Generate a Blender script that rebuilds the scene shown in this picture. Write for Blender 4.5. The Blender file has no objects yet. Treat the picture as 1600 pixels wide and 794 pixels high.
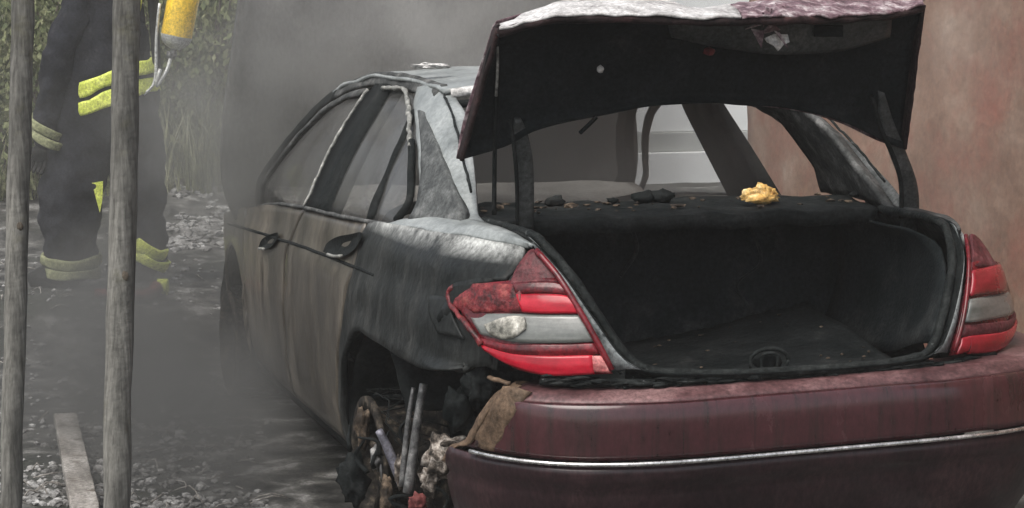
import bpy, bmesh, math, random
import numpy as np
from mathutils import Vector, Matrix, noise as mn

random.seed(7)
sc = bpy.context.scene
COL = sc.collection

# ------------------------------------------------------------------ camera
CX = np.array([-2.3028, -4.8136, 1.6007]); YAW = .3018; PITCH = -.1134; FPX = 3200.0
_s, _c = math.sin(YAW), math.cos(YAW)
RT = np.array([_c, -_s, 0.0]); _f0 = np.array([_s, _c, 0.0])
FW = _f0*math.cos(PITCH)+np.array([0, 0, math.sin(PITCH)])
UP = -_f0*math.sin(PITCH)+np.array([0, 0, math.cos(PITCH)])
cam_d = bpy.data.cameras.new('camera'); cam = bpy.data.objects.new('camera', cam_d); COL.objects.link(cam)
cam_d.sensor_width = 36; cam_d.lens = FPX/1600*36; cam_d.clip_end = 2000; cam_d.clip_start = .05
cam.matrix_world = Matrix(((RT[0], UP[0], -FW[0], CX[0]), (RT[1], UP[1], -FW[1], CX[1]),
                           (RT[2], UP[2], -FW[2], CX[2]), (0, 0, 0, 1)))
sc.camera = cam

# ------------------------------------------------------------------ sky, sun, exposure
SUN_EL, SUN_AZ = 60.0, 234.0      # azimuth the light comes from, degrees clockwise from +y
w = bpy.data.worlds.new('World'); sc.world = w; w.use_nodes = True
nt = w.node_tree; nt.nodes.clear()
sky = nt.nodes.new('ShaderNodeTexSky'); sky.sky_type = 'NISHITA'; sky.sun_disc = False
sky.sun_elevation = math.radians(SUN_EL); sky.sun_rotation = math.radians(SUN_AZ)
sky.air_density = 1.0; sky.dust_density = 4.0; sky.ozone_density = .6
bg = nt.nodes.new('ShaderNodeBackground'); bg.inputs[1].default_value = .15
wo = nt.nodes.new('ShaderNodeOutputWorld')
hs_ = nt.nodes.new('ShaderNodeHueSaturation'); hs_.inputs['Saturation'].default_value = .42   # smoke-filled overcast: greyer than a clear sky
nt.links.new(sky.outputs[0], hs_.inputs['Color']); nt.links.new(hs_.outputs[0], bg.inputs[0]); nt.links.new(bg.outputs[0], wo.inputs[0])
sd = bpy.data.lights.new('sun', 'SUN'); sd.energy = 1.5; sd.angle = math.radians(45); sd.color = (1.0, .96, .9)
sun = bpy.data.objects.new('sun', sd); COL.objects.link(sun)
_e, _a = math.radians(SUN_EL), math.radians(SUN_AZ)
sun.rotation_euler = Vector((-math.sin(_a)*math.cos(_e), -math.cos(_a)*math.cos(_e), -math.sin(_e))).to_track_quat('-Z', 'Y').to_euler()
sun.location = (0, 0, 30)
sc.view_settings.view_transform = 'Standard'; sc.view_settings.look = 'None'
sc.view_settings.gamma = 1; sc.view_settings.use_curve_mapping = False
sc.view_settings.exposure = 0.5
sc.cycles.use_denoising = True
sc.cycles.volume_bounces = 1; sc.cycles.max_bounces = 7
sc.cycles.volume_step_rate = 2.0; sc.cycles.volume_max_steps = 128

# ------------------------------------------------------------------ geometry helpers
def ray(px, py):
    d = FW+RT*(px-800)/FPX+UP*(397-py)/FPX
    return d/np.linalg.norm(d)
def aty(px, py, y):
    d = ray(px, py); return CX+d*((y-CX[1])/d[1])
def atz(px, py, z):
    d = ray(px, py); return CX+d*((z-CX[2])/d[2])
def atd(px, py, dep):
    d = ray(px, py); return CX+d*(dep/(d@FW))
def lut(t, v): return float(np.interp(v, [a for a, b in t], [b for a, b in t]))
WZ = [(.15, .815), (.25, .865), (.35, .886), (.55, .90), (.70, .90), (.785, .897), (.83, .878), (.90, .867), (.95, .855), (.99, .83), (1.03, .77), (1.06, .67)]
RZ = [(.15, .14), (.3, .05), (.45, .0), (.55, -.002), (.605, .0), (.628, .010), (.645, .035), (.67, .095), (.8, .11), (.9, .145), (1.0, .20), (1.06, .28)]
YC = 1.4; NN = 3.8
def Ty(y): return lut([(1.4, 1), (3.0, .995), (3.6, .975), (4.1, .95), (4.5, .86)], y)
def hw(y, z):
    W = lut(WZ, z)
    if y < YC:
        q = min(1, (YC-y)/(YC-lut(RZ, z))); return W*max(0, 1-q**NN)**(1/NN)
    return W*Ty(y)
def rear_y(x, z):
    W = lut(WZ, z); q = min(1, abs(x)/W)
    return YC-(YC-lut(RZ, z))*(1-q**NN)**(1/NN)
def body(p):
    x, y, z = p
    if y < YC: return (abs(x)/lut(WZ, z))**NN+(max(0, YC-y)/(YC-lut(RZ, z)))**NN-1
    return abs(x)/(lut(WZ, z)*Ty(y))-1
def gh(y, z):
    q = min(max((z-.95)/.43, 0), 1.1); h = .85-.255*q**1.1
    if y < 1.6: h -= .12*((1.6-y)/.8)**2
    if y > 2.8: h -= .05*((y-2.8)/.8)
    return h
def hit(px, py, fn=body, off=0.0, t0=3.5, t1=9.0):
    d = ray(px, py); n = 500; prev = None; dt = (t1-t0)/n
    for i in range(n+1):
        t = t0+dt*i; v = fn(CX+d*t)
        if prev is not None and prev > 0 >= v:
            a, b = t-dt, t
            for _ in range(24):
                m = (a+b)/2
                if fn(CX+d*m) > 0: a = m
                else: b = m
            return CX+d*(a-off)
        prev = v
    return CX+d*5.8
def cr(pts, n):
    """Catmull-Rom resample of a polyline to n points"""
    P = np.array(pts, float); m = len(P)
    if m == 2: return np.array([P[0]+(P[1]-P[0])*t for t in np.linspace(0, 1, n)])
    L = np.concatenate([[0], np.cumsum(np.maximum(1e-6, np.linalg.norm(np.diff(P, axis=0), axis=1)))])
    out = []
    for t in np.linspace(0, L[-1], n):
        i = min(max(int(np.searchsorted(L, t, 'right'))-1, 0), m-2)
        u = (t-L[i])/(L[i+1]-L[i])
        p0 = P[i-1] if i > 0 else 2*P[0]-P[1]; p3 = P[i+2] if i+2 < m else 2*P[-1]-P[-2]
        p1, p2 = P[i], P[i+1]
        out.append(.5*((2*p1)+(-p0+p2)*u+(2*p0-5*p1+4*p2-p3)*u*u+(-p0+3*p1-3*p2+p3)*u**3))
    return np.array(out)
def crumple(V, amp, freq, seed=0.0, axis=None):
    out = []
    for p in V:
        q = Vector(p)*freq+Vector((seed, seed*1.7, -seed))
        if axis is None:
            d = mn.noise_vector(q)*amp; out.append((p[0]+d.x, p[1]+d.y, p[2]+d.z))
        else:
            d = mn.noise(q)*amp; out.append((p[0]+axis[0]*d, p[1]+axis[1]*d, p[2]+axis[2]*d))
    return out
def props(o, label=None, cat=None, group=None, kind=None):
    for k, v in (('label', label), ('category', cat), ('group', group), ('kind', kind)):
        if v: o[k] = v
    return o
def mesh(name, V, F, mat, parent=None, smooth=True, solid=0, offset=-1, bevel=0, sub=0):
    me = bpy.data.meshes.new(name); me.from_pydata([tuple(map(float, v)) for v in V], [], F); me.update()
    if smooth: me.polygons.foreach_set('use_smooth', [True]*len(me.polygons))
    if mat: me.materials.append(mat)
    o = bpy.data.objects.new(name, me); COL.objects.link(o)
    if parent is not None: o.parent = parent
    if sub: m = o.modifiers.new('sub', 'SUBSURF'); m.levels = m.render_levels = sub
    if solid: m = o.modifiers.new('solid', 'SOLIDIFY'); m.thickness = solid; m.offset = offset; m.use_quality_normals = True
    if bevel: m = o.modifiers.new('bev', 'BEVEL'); m.width = bevel; m.segments = 2; m.limit_method = 'ANGLE'
    return o
def gridf(nu, nv, flip=False):
    F = []
    for j in range(nv-1):
        for i in range(nu-1):
            a = j*nu+i; f = (a, a+1, a+nu+1, a+nu); F.append(f[::-1] if flip else f)
    return F
def loft(name, curves, mat, parent=None, nu=24, nv=12, solid=.006, flip=False, snap=None, amp=0, freq=6, offset=-1, straight=False):
    rows = [cr(c, nu) for c in curves]
    cols = [cr([r[i] for r in rows], nv) if not straight else None for i in range(nu)]
    if straight: G = [rows[j][i] for j in range(len(rows)) for i in range(nu)]; nv = len(rows)
    else: G = [cols[i][j] for j in range(nv) for i in range(nu)]
    if snap: G = [snap(p) for p in G]
    if amp: G = crumple(G, amp, freq, seed=len(name)*1.3)
    return mesh(name, G, gridf(nu, nv, flip), mat, parent, solid=solid, offset=offset)
def tubegeo(pts, r, n=10, flat=1.0, res=None, cap=True):
    P = cr(pts, res) if res else np.array(pts, float)
    R = np.interp(np.linspace(0, 1, len(P)), np.linspace(0, 1, len(r)), r) if hasattr(r, '__len__') else [r]*len(P)
    V, F = [], []; N0 = None
    for i, p in enumerate(P):
        t = P[min(i+1, len(P)-1)]-P[max(i-1, 0)]; t = t/(np.linalg.norm(t)+1e-9)
        if N0 is None:
            a = np.array([0, 0, 1.]) if abs(t[2]) < .9 else np.array([1., 0, 0]); N0 = np.cross(t, a)
        N0 = N0-t*(N0@t); N0 /= np.linalg.norm(N0)+1e-9; B = np.cross(t, N0)
        for k in range(n):
            a = 2*math.pi*k/n; V.append(p+R[i]*(N0*math.cos(a)*flat+B*math.sin(a)))
    for i in range(len(P)-1):
        for k in range(n):
            F.append((i*n+k, i*n+(k+1) % n, (i+1)*n+(k+1) % n, (i+1)*n+k))
    if cap: F.append(tuple(range(n))[::-1]); F.append(tuple(range((len(P)-1)*n, len(P)*n)))
    return V, F
def tube(name, pts, r, mat, parent=None, n=10, flat=1.0, res=None, amp=0, freq=8):
    V, F = tubegeo(pts, r, n, flat, res)
    if amp: V = crumple(V, amp, freq, seed=len(name))
    return mesh(name, V, F, mat, parent)
def merge(parts):
    V, F = [], []
    for v, f in parts:
        k = len(V); V += list(v); F += [tuple(a+k for a in q) for q in f]
    return V, F
def boxgeo(x0, x1, y0, y1, z0, z1):
    V = [(x0, y0, z0), (x1, y0, z0), (x1, y1, z0), (x0, y1, z0), (x0, y0, z1), (x1, y0, z1), (x1, y1, z1), (x0, y1, z1)]
    return V, [(0, 3, 2, 1), (4, 5, 6, 7), (0, 1, 5, 4), (1, 2, 6, 5), (2, 3, 7, 6), (3, 0, 4, 7)]
def box(name, b, mat, parent=None, bevel=.006):
    V, F = boxgeo(*b); return mesh(name, V, F, mat, parent, smooth=False, bevel=bevel)
def lathe(axis_o, axis_d, prof, n=28):
    """prof: (distance along axis, radius)"""
    d = np.array(axis_d, float); d /= np.linalg.norm(d); a = np.array([0, 0, 1.]) if abs(d[2]) < .9 else np.array([1., 0, 0])
    u = np.cross(d, a); u /= np.linalg.norm(u); v = np.cross(d, u); o = np.array(axis_o, float)
    V = [o+d*s+r*(u*math.cos(2*math.pi*k/n)+v*math.sin(2*math.pi*k/n)) for s, r in prof for k in range(n)]
    F = [(i*n+k, i*n+(k+1) % n, (i+1)*n+(k+1) % n, (i+1)*n+k) for i in range(len(prof)-1) for k in range(n)]
    return V, F
def lump(c, r, sub=3, amp=.35, freq=2.2, seed=0, flat=(1, 1, 1)):
    bm = bmesh.new(); bmesh.ops.create_icosphere(bm, subdivisions=sub, radius=1)
    V = []
    for v in bm.verts:
        n_ = v.co.normalized(); k = 1+amp*mn.noise(n_*freq+Vector((seed, seed*2.1, 0)))+amp*.5*mn.noise(n_*freq*2.7+Vector((0, seed, 5)))
        V.append((c[0]+n_.x*k*r*flat[0], c[1]+n_.y*k*r*flat[1], c[2]+n_.z*k*r*flat[2]))
    bm.verts.index_update(); F = [tuple(v.index for v in f.verts) for f in bm.faces]; bm.free()
    return V, F
def empty(name, loc=(0, 0, 0)):
    o = bpy.data.objects.new(name, None); COL.objects.link(o); o.location = loc; o.empty_display_size = .1; return o
def place(o, parent, loc):
    """child built in world coordinates under an empty that sits at loc"""
    o.parent = parent; o.location = -Vector(loc); return o

# ------------------------------------------------------------------ materials
def mat(name, cols, scale=6, stretch=(1, 1, 1), rough=(.5, .8), metal=0, bump=.2, bscale=60, coat=0, detail=8,
        over=None, over_scale=3, over_range=(.5, .62), over_stretch=None, trans=0, ior=1.45, spec=.25, coat_rough=.24, sss=0, zmask=None, distort=0, speck=.5, speck_scale=75):
    m = bpy.data.materials.new(name); m.use_nodes = True; t = m.node_tree; N = t.nodes; L = t.links
    b = N['Principled BSDF']; tc = N.new('ShaderNodeTexCoord'); mp = N.new('ShaderNodeMapping')
    mp.inputs['Scale'].default_value = stretch; L.new(tc.outputs['Object'], mp.inputs[0])
    n1 = N.new('ShaderNodeTexNoise'); n1.inputs['Scale'].default_value = scale; n1.inputs['Detail'].default_value = detail
    n1.inputs['Roughness'].default_value = .62; n1.inputs['Distortion'].default_value = distort
    L.new(mp.outputs[0], n1.inputs['Vector'])
    r = N.new('ShaderNodeValToRGB'); e = r.color_ramp.elements
    while len(e) > 1: e.remove(e[-1])
    e[0].position = cols[0][0]; e[0].color = (*cols[0][1], 1)
    for p, c in cols[1:]: q = e.new(p); q.color = (*c, 1)
    L.new(n1.outputs['Fac'], r.inputs[0]); col = r.outputs[0]
    if over:
        mp2 = N.new('ShaderNodeMapping'); mp2.inputs['Scale'].default_value = over_stretch or (1, 1, 1); mp2.inputs['Location'].default_value = (3.1, 1.7, 9.2)
        L.new(tc.outputs['Object'], mp2.inputs[0])
        n2 = N.new('ShaderNodeTexNoise'); n2.inputs['Scale'].default_value = over_scale; n2.inputs['Detail'].default_value = 9; n2.inputs['Roughness'].default_value = .68
        L.new(mp2.outputs[0], n2.inputs['Vector'])
        mr = N.new('ShaderNodeMapRange'); mr.inputs[1].default_value = over_range[0]; mr.inputs[2].default_value = over_range[1]; L.new(n2.outputs['Fac'], mr.inputs[0])
        fac = mr.outputs[0]
        if zmask:     # where the ash and painted-in reflections lie: a band in the object's own space, broken up by the noise
            sx = N.new('ShaderNodeSeparateXYZ'); L.new(tc.outputs['Object'], sx.inputs[0])
            mz = N.new('ShaderNodeMapRange'); mz.inputs[1].default_value = zmask[1]; mz.inputs[2].default_value = zmask[2]; L.new(sx.outputs[zmask[0]], mz.inputs[0])
            mu = N.new('ShaderNodeMath'); mu.operation = 'MULTIPLY'; L.new(fac, mu.inputs[0]); L.new(mz.outputs[0], mu.inputs[1]); fac = mu.outputs[0]
        mx = N.new('ShaderNodeMix'); mx.data_type = 'RGBA'; L.new(fac, mx.inputs[0]); L.new(col, mx.inputs[6]); mx.inputs[7].default_value = (*over, 1); col = mx.outputs[2]
    if speck:        # fine grain: soot specks, dust, pitting
        sp1 = N.new('ShaderNodeTexNoise'); sp1.inputs['Scale'].default_value = speck_scale; sp1.inputs['Detail'].default_value = 5; sp1.inputs['Roughness'].default_value = .75
        L.new(mp.outputs[0] if stretch[2] < 1 else tc.outputs['Object'], sp1.inputs['Vector'])
        sr = N.new('ShaderNodeMapRange'); sr.inputs[1].default_value = .34; sr.inputs[2].default_value = .66; sr.inputs[3].default_value = 1-speck; sr.inputs[4].default_value = 1+speck*.9
        L.new(sp1.outputs['Fac'], sr.inputs[0])
        vm = N.new('ShaderNodeVectorMath'); vm.operation = 'SCALE'; L.new(col, vm.inputs[0]); L.new(sr.outputs[0], vm.inputs['Scale']); col = vm.outputs[0]
    L.new(col, b.inputs['Base Color'])
    nb = N.new('ShaderNodeTexNoise'); nb.inputs['Scale'].default_value = bscale; nb.inputs['Detail'].default_value = 6; L.new(tc.outputs['Object'], nb.inputs['Vector'])
    rr = N.new('ShaderNodeMapRange'); rr.inputs[1].default_value = .3; rr.inputs[2].default_value = .7; rr.inputs[3].default_value = rough[0]; rr.inputs[4].default_value = rough[1]
    L.new(n1.outputs['Fac'], rr.inputs[0]); L.new(rr.outputs[0], b.inputs['Roughness'])
    if bump:
        bp = N.new('ShaderNodeBump'); bp.inputs['Strength'].default_value = bump; bp.inputs['Distance'].default_value = .01
        L.new(nb.outputs['Fac'], bp.inputs['Height']); L.new(bp.outputs[0], b.inputs['Normal'])
    b.inputs['Metallic'].default_value = metal; b.inputs['Coat Weight'].default_value = coat; b.inputs['Coat Roughness'].default_value = coat_rough
    b.inputs['Transmission Weight'].default_value = trans; b.inputs['IOR'].default_value = ior; b.inputs['Specular IOR Level'].default_value = spec
    return m
M = {}
M['soot'] = mat('soot', [(.35, (.007, .009, .009)), (.6, (.018, .02, .02)), (.75, (.04, .04, .038))], 9, spec=.06, rough=(.55, .9), bump=.5, bscale=45)
M['liner'] = mat('boot_liner', [(.35, (.006, .0085, .009)), (.6, (.015, .018, .019)), (.75, (.04, .042, .042))], 4, spec=.06, rough=(.8, .95), over=(.055, .057, .056), over_scale=2.4, over_range=(.52, .78), bump=.35, bscale=120)
M['quarter'] = mat('charred_quarter_paint', [(.3, (.007, .009, .009)), (.5, (.017, .019, .0185)), (.7, (.048, .049, .046))], 5, (1, 1, .25), spec=.15, rough=(.4, .65), bump=.3, bscale=40, coat=.06,
                   over=(.46, .47, .45), over_scale=6, over_range=(.34, .58), zmask=(2, .952, .998))  # pale belt band: ash, with light reflections painted in
M['patch_grey'] = mat('scorched_grey_paint', [(.34, (.045, .048, .047)), (.52, (.085, .09, .088)), (.7, (.15, .155, .152))], 16, rough=(.5, .7), bump=.3, bscale=60)
M['pillar_dark'] = mat('sooty_pillar', [(.35, (.02, .022, .022)), (.52, (.06, .062, .06)), (.7, (.16, .16, .155))], 11, rough=(.6, .85), bump=.5, bscale=50)
M['door'] = mat('charred_door_paint', [(.34, (.034, .030, .025)), (.5, (.082, .072, .058)), (.66, (.165, .142, .112))], 5, (1, 1, .35), coat_rough=.18, rough=(.28, .5), bump=.12, bscale=30, coat=.45,
                over=(.022, .017, .012), over_scale=4.5, over_range=(.50, .68), over_stretch=(1, 1.2, .5), speck=.28)
M['ash_paint'] = mat('ash_bleached_paint', [(.3, (.15, .165, .163)), (.5, (.265, .285, .28)), (.7, (.39, .41, .405))], 6, rough=(.35, .55), bump=.2, bscale=45, coat=.3,
                     over=(.10, .104, .104), over_scale=9, over_range=(.58, .74), speck=.22)
M['burgundy'] = mat('burgundy_paint', [(.3, (.036, .012, .014)), (.55, (.062, .020, .023)), (.75, (.10, .045, .046))], 3, (1, 1, .5), coat_rough=.09, rough=(.16, .34), speck=.2, bump=.10, bscale=26, coat=.8, metal=.1,
                    over=(.022, .014, .013), over_scale=4, over_range=(.50, .70), over_stretch=(9, 2, .6))
M['highlight_burgundy'] = mat('highlight_burgundy_paint', [(.32, (.04, .016, .017)), (.5, (.105, .052, .053)), (.66, (.19, .11, .108))], 5, (1, 1, 3), rough=(.4, .6), bump=.15, bscale=30, coat=.3)  # lighter pink copy of the bumper paint; sky highlight painted in
M['burgundy_low'] = mat('shaded_burgundy_paint', [(.3, (.012, .007, .008)), (.55, (.026, .012, .014)), (.75, (.05, .024, .025))], 4, (1, 1, .4), coat_rough=.12, rough=(.3, .55), bump=.12, bscale=40, coat=.4)  # darker copy of the bumper paint; shade on the lower part painted in
M['brown_edge'] = mat('scorched_plastic_edge', [(.3, (.05, .034, .022)), (.55, (.12, .08, .052)), (.75, (.22, .16, .11))], 14, rough=(.5, .8), bump=.5, bscale=60)
M['chrome'] = mat('dull_chrome', [(.3, (.45, .44, .42)), (.6, (.75, .74, .72))], 12, rough=(.18, .4), metal=.9, bump=.05)
M['red_lens'] = mat('red_lens', [(.35, (.24, .004, .012)), (.5, (.40, .007, .022)), (.68, (.52, .02, .04))], 7, (.7, .7, 3), rough=(.10, .28), bump=.10, bscale=50, coat=.4,
                    over=(.06, .012, .014), over_scale=14, over_range=(.60, .72), speck=.12)
M['red_lens2'] = mat('sooty_red_lens', [(.35, (.17, .005, .010)), (.5, (.27, .008, .018)), (.68, (.36, .02, .035))], 7, (.7, .7, 3), rough=(.12, .32), bump=.1, bscale=50, coat=.8, speck=.15)
M['char_lens'] = mat('charred_red_lens', [(.35, (.03, .012, .012)), (.52, (.16, .02, .024)), (.7, (.26, .07, .06))], 26, rough=(.3, .7), bump=.8, bscale=60, coat=.2)
M['grey_lens'] = mat('sooty_clear_lens', [(.3, (.09, .098, .09)), (.55, (.165, .172, .16)), (.75, (.28, .28, .26))], 8, (.4, .4, 3), rough=(.08, .25), bump=.06, bscale=60, coat=.9, speck=.12)
M['deep_red'] = mat('dark_red_lens', [(.35, (.05, .004, .006)), (.55, (.13, .007, .012)), (.7, (.2, .012, .02))], 14, rough=(.15, .4), bump=.3, coat=.5)
M['pink_melt'] = mat('pink_melted_lens', [(.35, (.40, .05, .06)), (.6, (.55, .20, .19)), (.75, (.62, .38, .34))], 24, rough=(.3, .6), bump=.5, coat=.3)
M['lamp_base'] = mat('sooty_lamp_housing', [(.35, (.014, .006, .006)), (.6, (.05, .010, .012)), (.75, (.10, .03, .03))], 16, rough=(.4, .7), bump=.5)
M['cream_lens'] = mat('melted_clear_lens', [(.36, (.10, .10, .085)), (.5, (.30, .29, .25)), (.64, (.58, .56, .5))], 17, rough=(.25, .5), bump=.4, bscale=50, coat=.3)
M['lamp_top'] = mat('dull_red_lamp_top', [(.3, (.05, .015, .018)), (.55, (.12, .032, .036)), (.75, (.2, .10, .10))], 18, rough=(.35, .6), bump=.4)
M['rubber'] = mat('scorched_rubber', [(.35, (.008, .010, .010)), (.7, (.03, .033, .032))], 20, spec=.06, rough=(.4, .7), bump=.5, bscale=80,
                  over=(.16, .17, .165), over_scale=40, over_range=(.62, .74))
M['frame_grey'] = mat('grey_primer_frame', [(.3, (.09, .10, .10)), (.55, (.19, .205, .205)), (.75, (.30, .31, .31))], 9, rough=(.35, .6), bump=.25, coat=.2,
                      over=(.02, .024, .024), over_scale=16, over_range=(.58, .68))
M['hinge'] = mat('hinge_steel', [(.3, (.035, .04, .04)), (.6, (.085, .09, .088)), (.8, (.15, .15, .145))], 9, rough=(.35, .6), bump=.2, metal=.3)
M['trim_light'] = mat('burnt_trim', [(.35, (.10, .10, .09)), (.55, (.26, .26, .24)), (.7, (.5, .49, .45))], 30, rough=(.3, .6), bump=.3)
M['ash'] = mat('white_ash', [(.3, (.40, .39, .37)), (.5, (.62, .61, .59)), (.7, (.78, .77, .75))], 12, rough=(.8, .95), bump=.7, bscale=50)
M['lid_ash'] = mat('ash_on_burgundy_lid', [(.3, (.20, .19, .185)), (.45, (.42, .41, .40)), (.6, (.56, .55, .54)), (.72, (.64, .63, .62))], 12, rough=(.7, .9), bump=.6, bscale=40)
M['lid_purple'] = mat('blistered_lid_paint', [(.32, (.05, .03, .036)), (.48, (.16, .10, .115)), (.58, (.30, .24, .25)), (.7, (.62, .58, .58))], 20, rough=(.5, .85), bump=.9, bscale=50)
M['lid_edge'] = mat('sooty_lid_edge', [(.35, (.012, .010, .010)), (.6, (.04, .026, .026)), (.75, (.10, .05, .05))], 12, spec=.06, rough=(.5, .8), bump=.4)
M['rust'] = mat('burnt_steel', [(.34, (.012, .011, .010)), (.5, (.05, .038, .028)), (.62, (.16, .12, .085)), (.75, (.36, .31, .24))], 24, rough=(.6, .9), bump=.6, metal=.2)
M['burnt_alloy'] = mat('burnt_alloy', [(.34, (.008, .008, .008)), (.52, (.026, .023, .02)), (.66, (.09, .075, .058)), (.78, (.2, .18, .15))], 26, spec=.06, rough=(.6, .9), bump=.6)
M['steel'] = mat('bare_steel', [(.34, (.05, .052, .052)), (.52, (.16, .16, .158)), (.68, (.36, .355, .34))], 14, rough=(.3, .6), metal=.5, bump=.25)
M['bluish'] = mat('heat_blued_steel', [(.3, (.10, .10, .13)), (.6, (.24, .235, .27)), (.8, (.4, .39, .42))], 18, rough=(.35, .6), metal=.3, bump=.3)
M['clinker'] = mat('melted_ash_clinker', [(.38, (.02, .017, .014)), (.49, (.12, .10, .083)), (.58, (.36, .32, .28)), (.72, (.62, .58, .53))], 30, rough=(.7, .95), bump=1.0, bscale=40)
M['hood'] = mat('sooty_bonnet_paint', [(.3, (.045, .045, .043)), (.6, (.085, .085, .08)), (.8, (.13, .13, .122))], 3, (1, 1, .5), rough=(.45, .75), bump=.15)
M['dash_ash'] = mat('ash_on_dashboard', [(.3, (.22, .21, .19)), (.6, (.40, .39, .36))], 9, rough=(.8, .95), bump=.6)
M['yellow_lump'] = mat('yellow_foam', [(.34, (.30, .15, .045)), (.46, (.66, .40, .12)), (.56, (.82, .58, .25)), (.70, (.86, .76, .55))], 22, rough=(.7, .9), bump=.8, bscale=40)
M['glass_dirty'] = mat('sooty_glass', [(.3, (.03, .03, .03)), (.7, (.08, .08, .075))], 7, rough=(.1, .3), bump=.05)
pm = bpy.data.materials.new('sooty_pane'); pm.use_nodes = True; _n = pm.node_tree.nodes; _l = pm.node_tree.links; _b = _n['Principled BSDF']
_b.inputs['Base Color'].default_value = (.10, .10, .096, 1); _b.inputs['Roughness'].default_value = .12
_t = _n.new('ShaderNodeTexCoord'); _x = _n.new('ShaderNodeTexNoise'); _x.inputs['Scale'].default_value = 5; _x.inputs['Detail'].default_value = 7; _l.new(_t.outputs['Object'], _x.inputs['Vector'])
_r = _n.new('ShaderNodeMapRange'); _r.inputs[1].default_value = .3; _r.inputs[2].default_value = .72; _r.inputs[3].default_value = .16; _r.inputs[4].default_value = .62; _l.new(_x.outputs['Fac'], _r.inputs[0]); _l.new(_r.outputs[0], _b.inputs['Alpha'])
M['pane'] = pm
M['wood'] = mat('weathered_wood', [(.3, (.065, .064, .058)), (.5, (.125, .122, .11)), (.7, (.20, .195, .175))], 16, (1, 1, .06), rough=(.75, .95), bump=.6, bscale=30,
                over=(.105, .10, .066), over_scale=7, over_range=(.55, .75))
M['plank'] = mat('pale_plank', [(.3, (.13, .12, .105)), (.5, (.27, .25, .225)), (.7, (.42, .40, .37))], 13, (1, .25, 1), rough=(.8, .95), bump=.6,
                 over=(.12, .10, .08), over_scale=11, over_range=(.56, .66))
M['ground'] = mat('wet_ashy_ground', [(.34, (.016, .016, .015)), (.47, (.045, .044, .041)), (.56, (.10, .098, .09)), (.66, (.26, .255, .245))], 5.5, rough=(.55, .9), bump=.8, bscale=14,
                  over=(.035, .037, .030), over_scale=1.1, over_range=(.5, .65), distort=.4)
M['stone'] = mat('pale_rubble', [(.36, (.05, .049, .046)), (.5, (.20, .196, .188)), (.66, (.46, .455, .44))], 7, rough=(.8, .95), bump=.6, bscale=30)
M['grass'] = mat('dry_grass', [(.3, (.05, .06, .028)), (.45, (.13, .14, .066)), (.58, (.30, .30, .18)), (.72, (.5, .49, .38))], 5, rough=(.7, .9), bump=0)
M['leaf'] = mat('shrub_leaf', [(.3, (.035, .05, .02)), (.45, (.10, .12, .05)), (.6, (.20, .21, .11)), (.75, (.34, .34, .22))], 6, rough=(.6, .85), bump=0)
M['bark'] = mat('bark', [(.3, (.05, .04, .03)), (.7, (.14, .12, .095))], 12, (1, 1, .2), rough=(.8, .95), bump=.7)
M['wall'] = mat('old_red_brown_render', [(.28, (.14, .075, .048)), (.45, (.215, .13, .09)), (.6, (.285, .195, .145)), (.75, (.36, .28, .225))], 2.6, rough=(.85, .98), bump=.6, bscale=16, speck=.16, speck_scale=30,
                over=(.24, .09, .062), over_scale=1.9, over_range=(.48, .68))
M['pale'] = mat('pale_render', [(.3, (.74, .75, .73)), (.7, (.84, .85, .83))], 1.5, rough=(.85, .95), speck=.06, bump=.15)
M['ledge'] = mat('grey_ledge', [(.3, (.36, .37, .35)), (.7, (.46, .47, .45))], 2, rough=(.85, .95), speck=.06, bump=.2)
M['turnout'] = mat('dark_turnout_cloth', [(.3, (.012, .013, .017)), (.6, (.024, .025, .03)), (.8, (.045, .045, .048))], 12, spec=.06, rough=(.8, .95), bump=.4, bscale=160)
M['hivis'] = mat('yellow_reflective_band', [(.3, (.5, .58, .07)), (.6, (.72, .78, .16)), (.8, (.8, .84, .4))], 20, rough=(.35, .6), bump=.2)
M['hivis_dull'] = mat('sooty_reflective_band', [(.3, (.14, .15, .07)), (.6, (.26, .27, .15)), (.8, (.36, .37, .22))], 20, rough=(.5, .8), bump=.2)
M['silver'] = mat('silver_reflective', [(.3, (.45, .46, .45)), (.7, (.68, .69, .67))], 14, rough=(.3, .5), metal=.3, bump=.1)
M['boot'] = mat('black_boot_rubber', [(.3, (.012, .012, .012)), (.7, (.03, .03, .03))], 12, spec=.06, rough=(.5, .8), bump=.3)
M['tank'] = mat('yellow_cylinder_paint', [(.3, (.72, .46, .02)), (.7, (.86, .60, .05))], 5, rough=(.3, .5), bump=.06, coat=.4)
M['skin'] = mat('skin', [(.3, (.42, .26, .19)), (.7, (.55, .36, .28))], 6, rough=(.5, .7), bump=.1)
M['helmet'] = mat('helmet_shell', [(.3, (.55, .56, .5)), (.7, (.7, .71, .64))], 5, rough=(.3, .5), bump=.05, coat=.3)
M['hose'] = mat('red_hose', [(.3, (.10, .025, .025)), (.6, (.22, .07, .065)), (.8, (.34, .18, .17))], 14, rough=(.7, .9), bump=.4)

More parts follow.
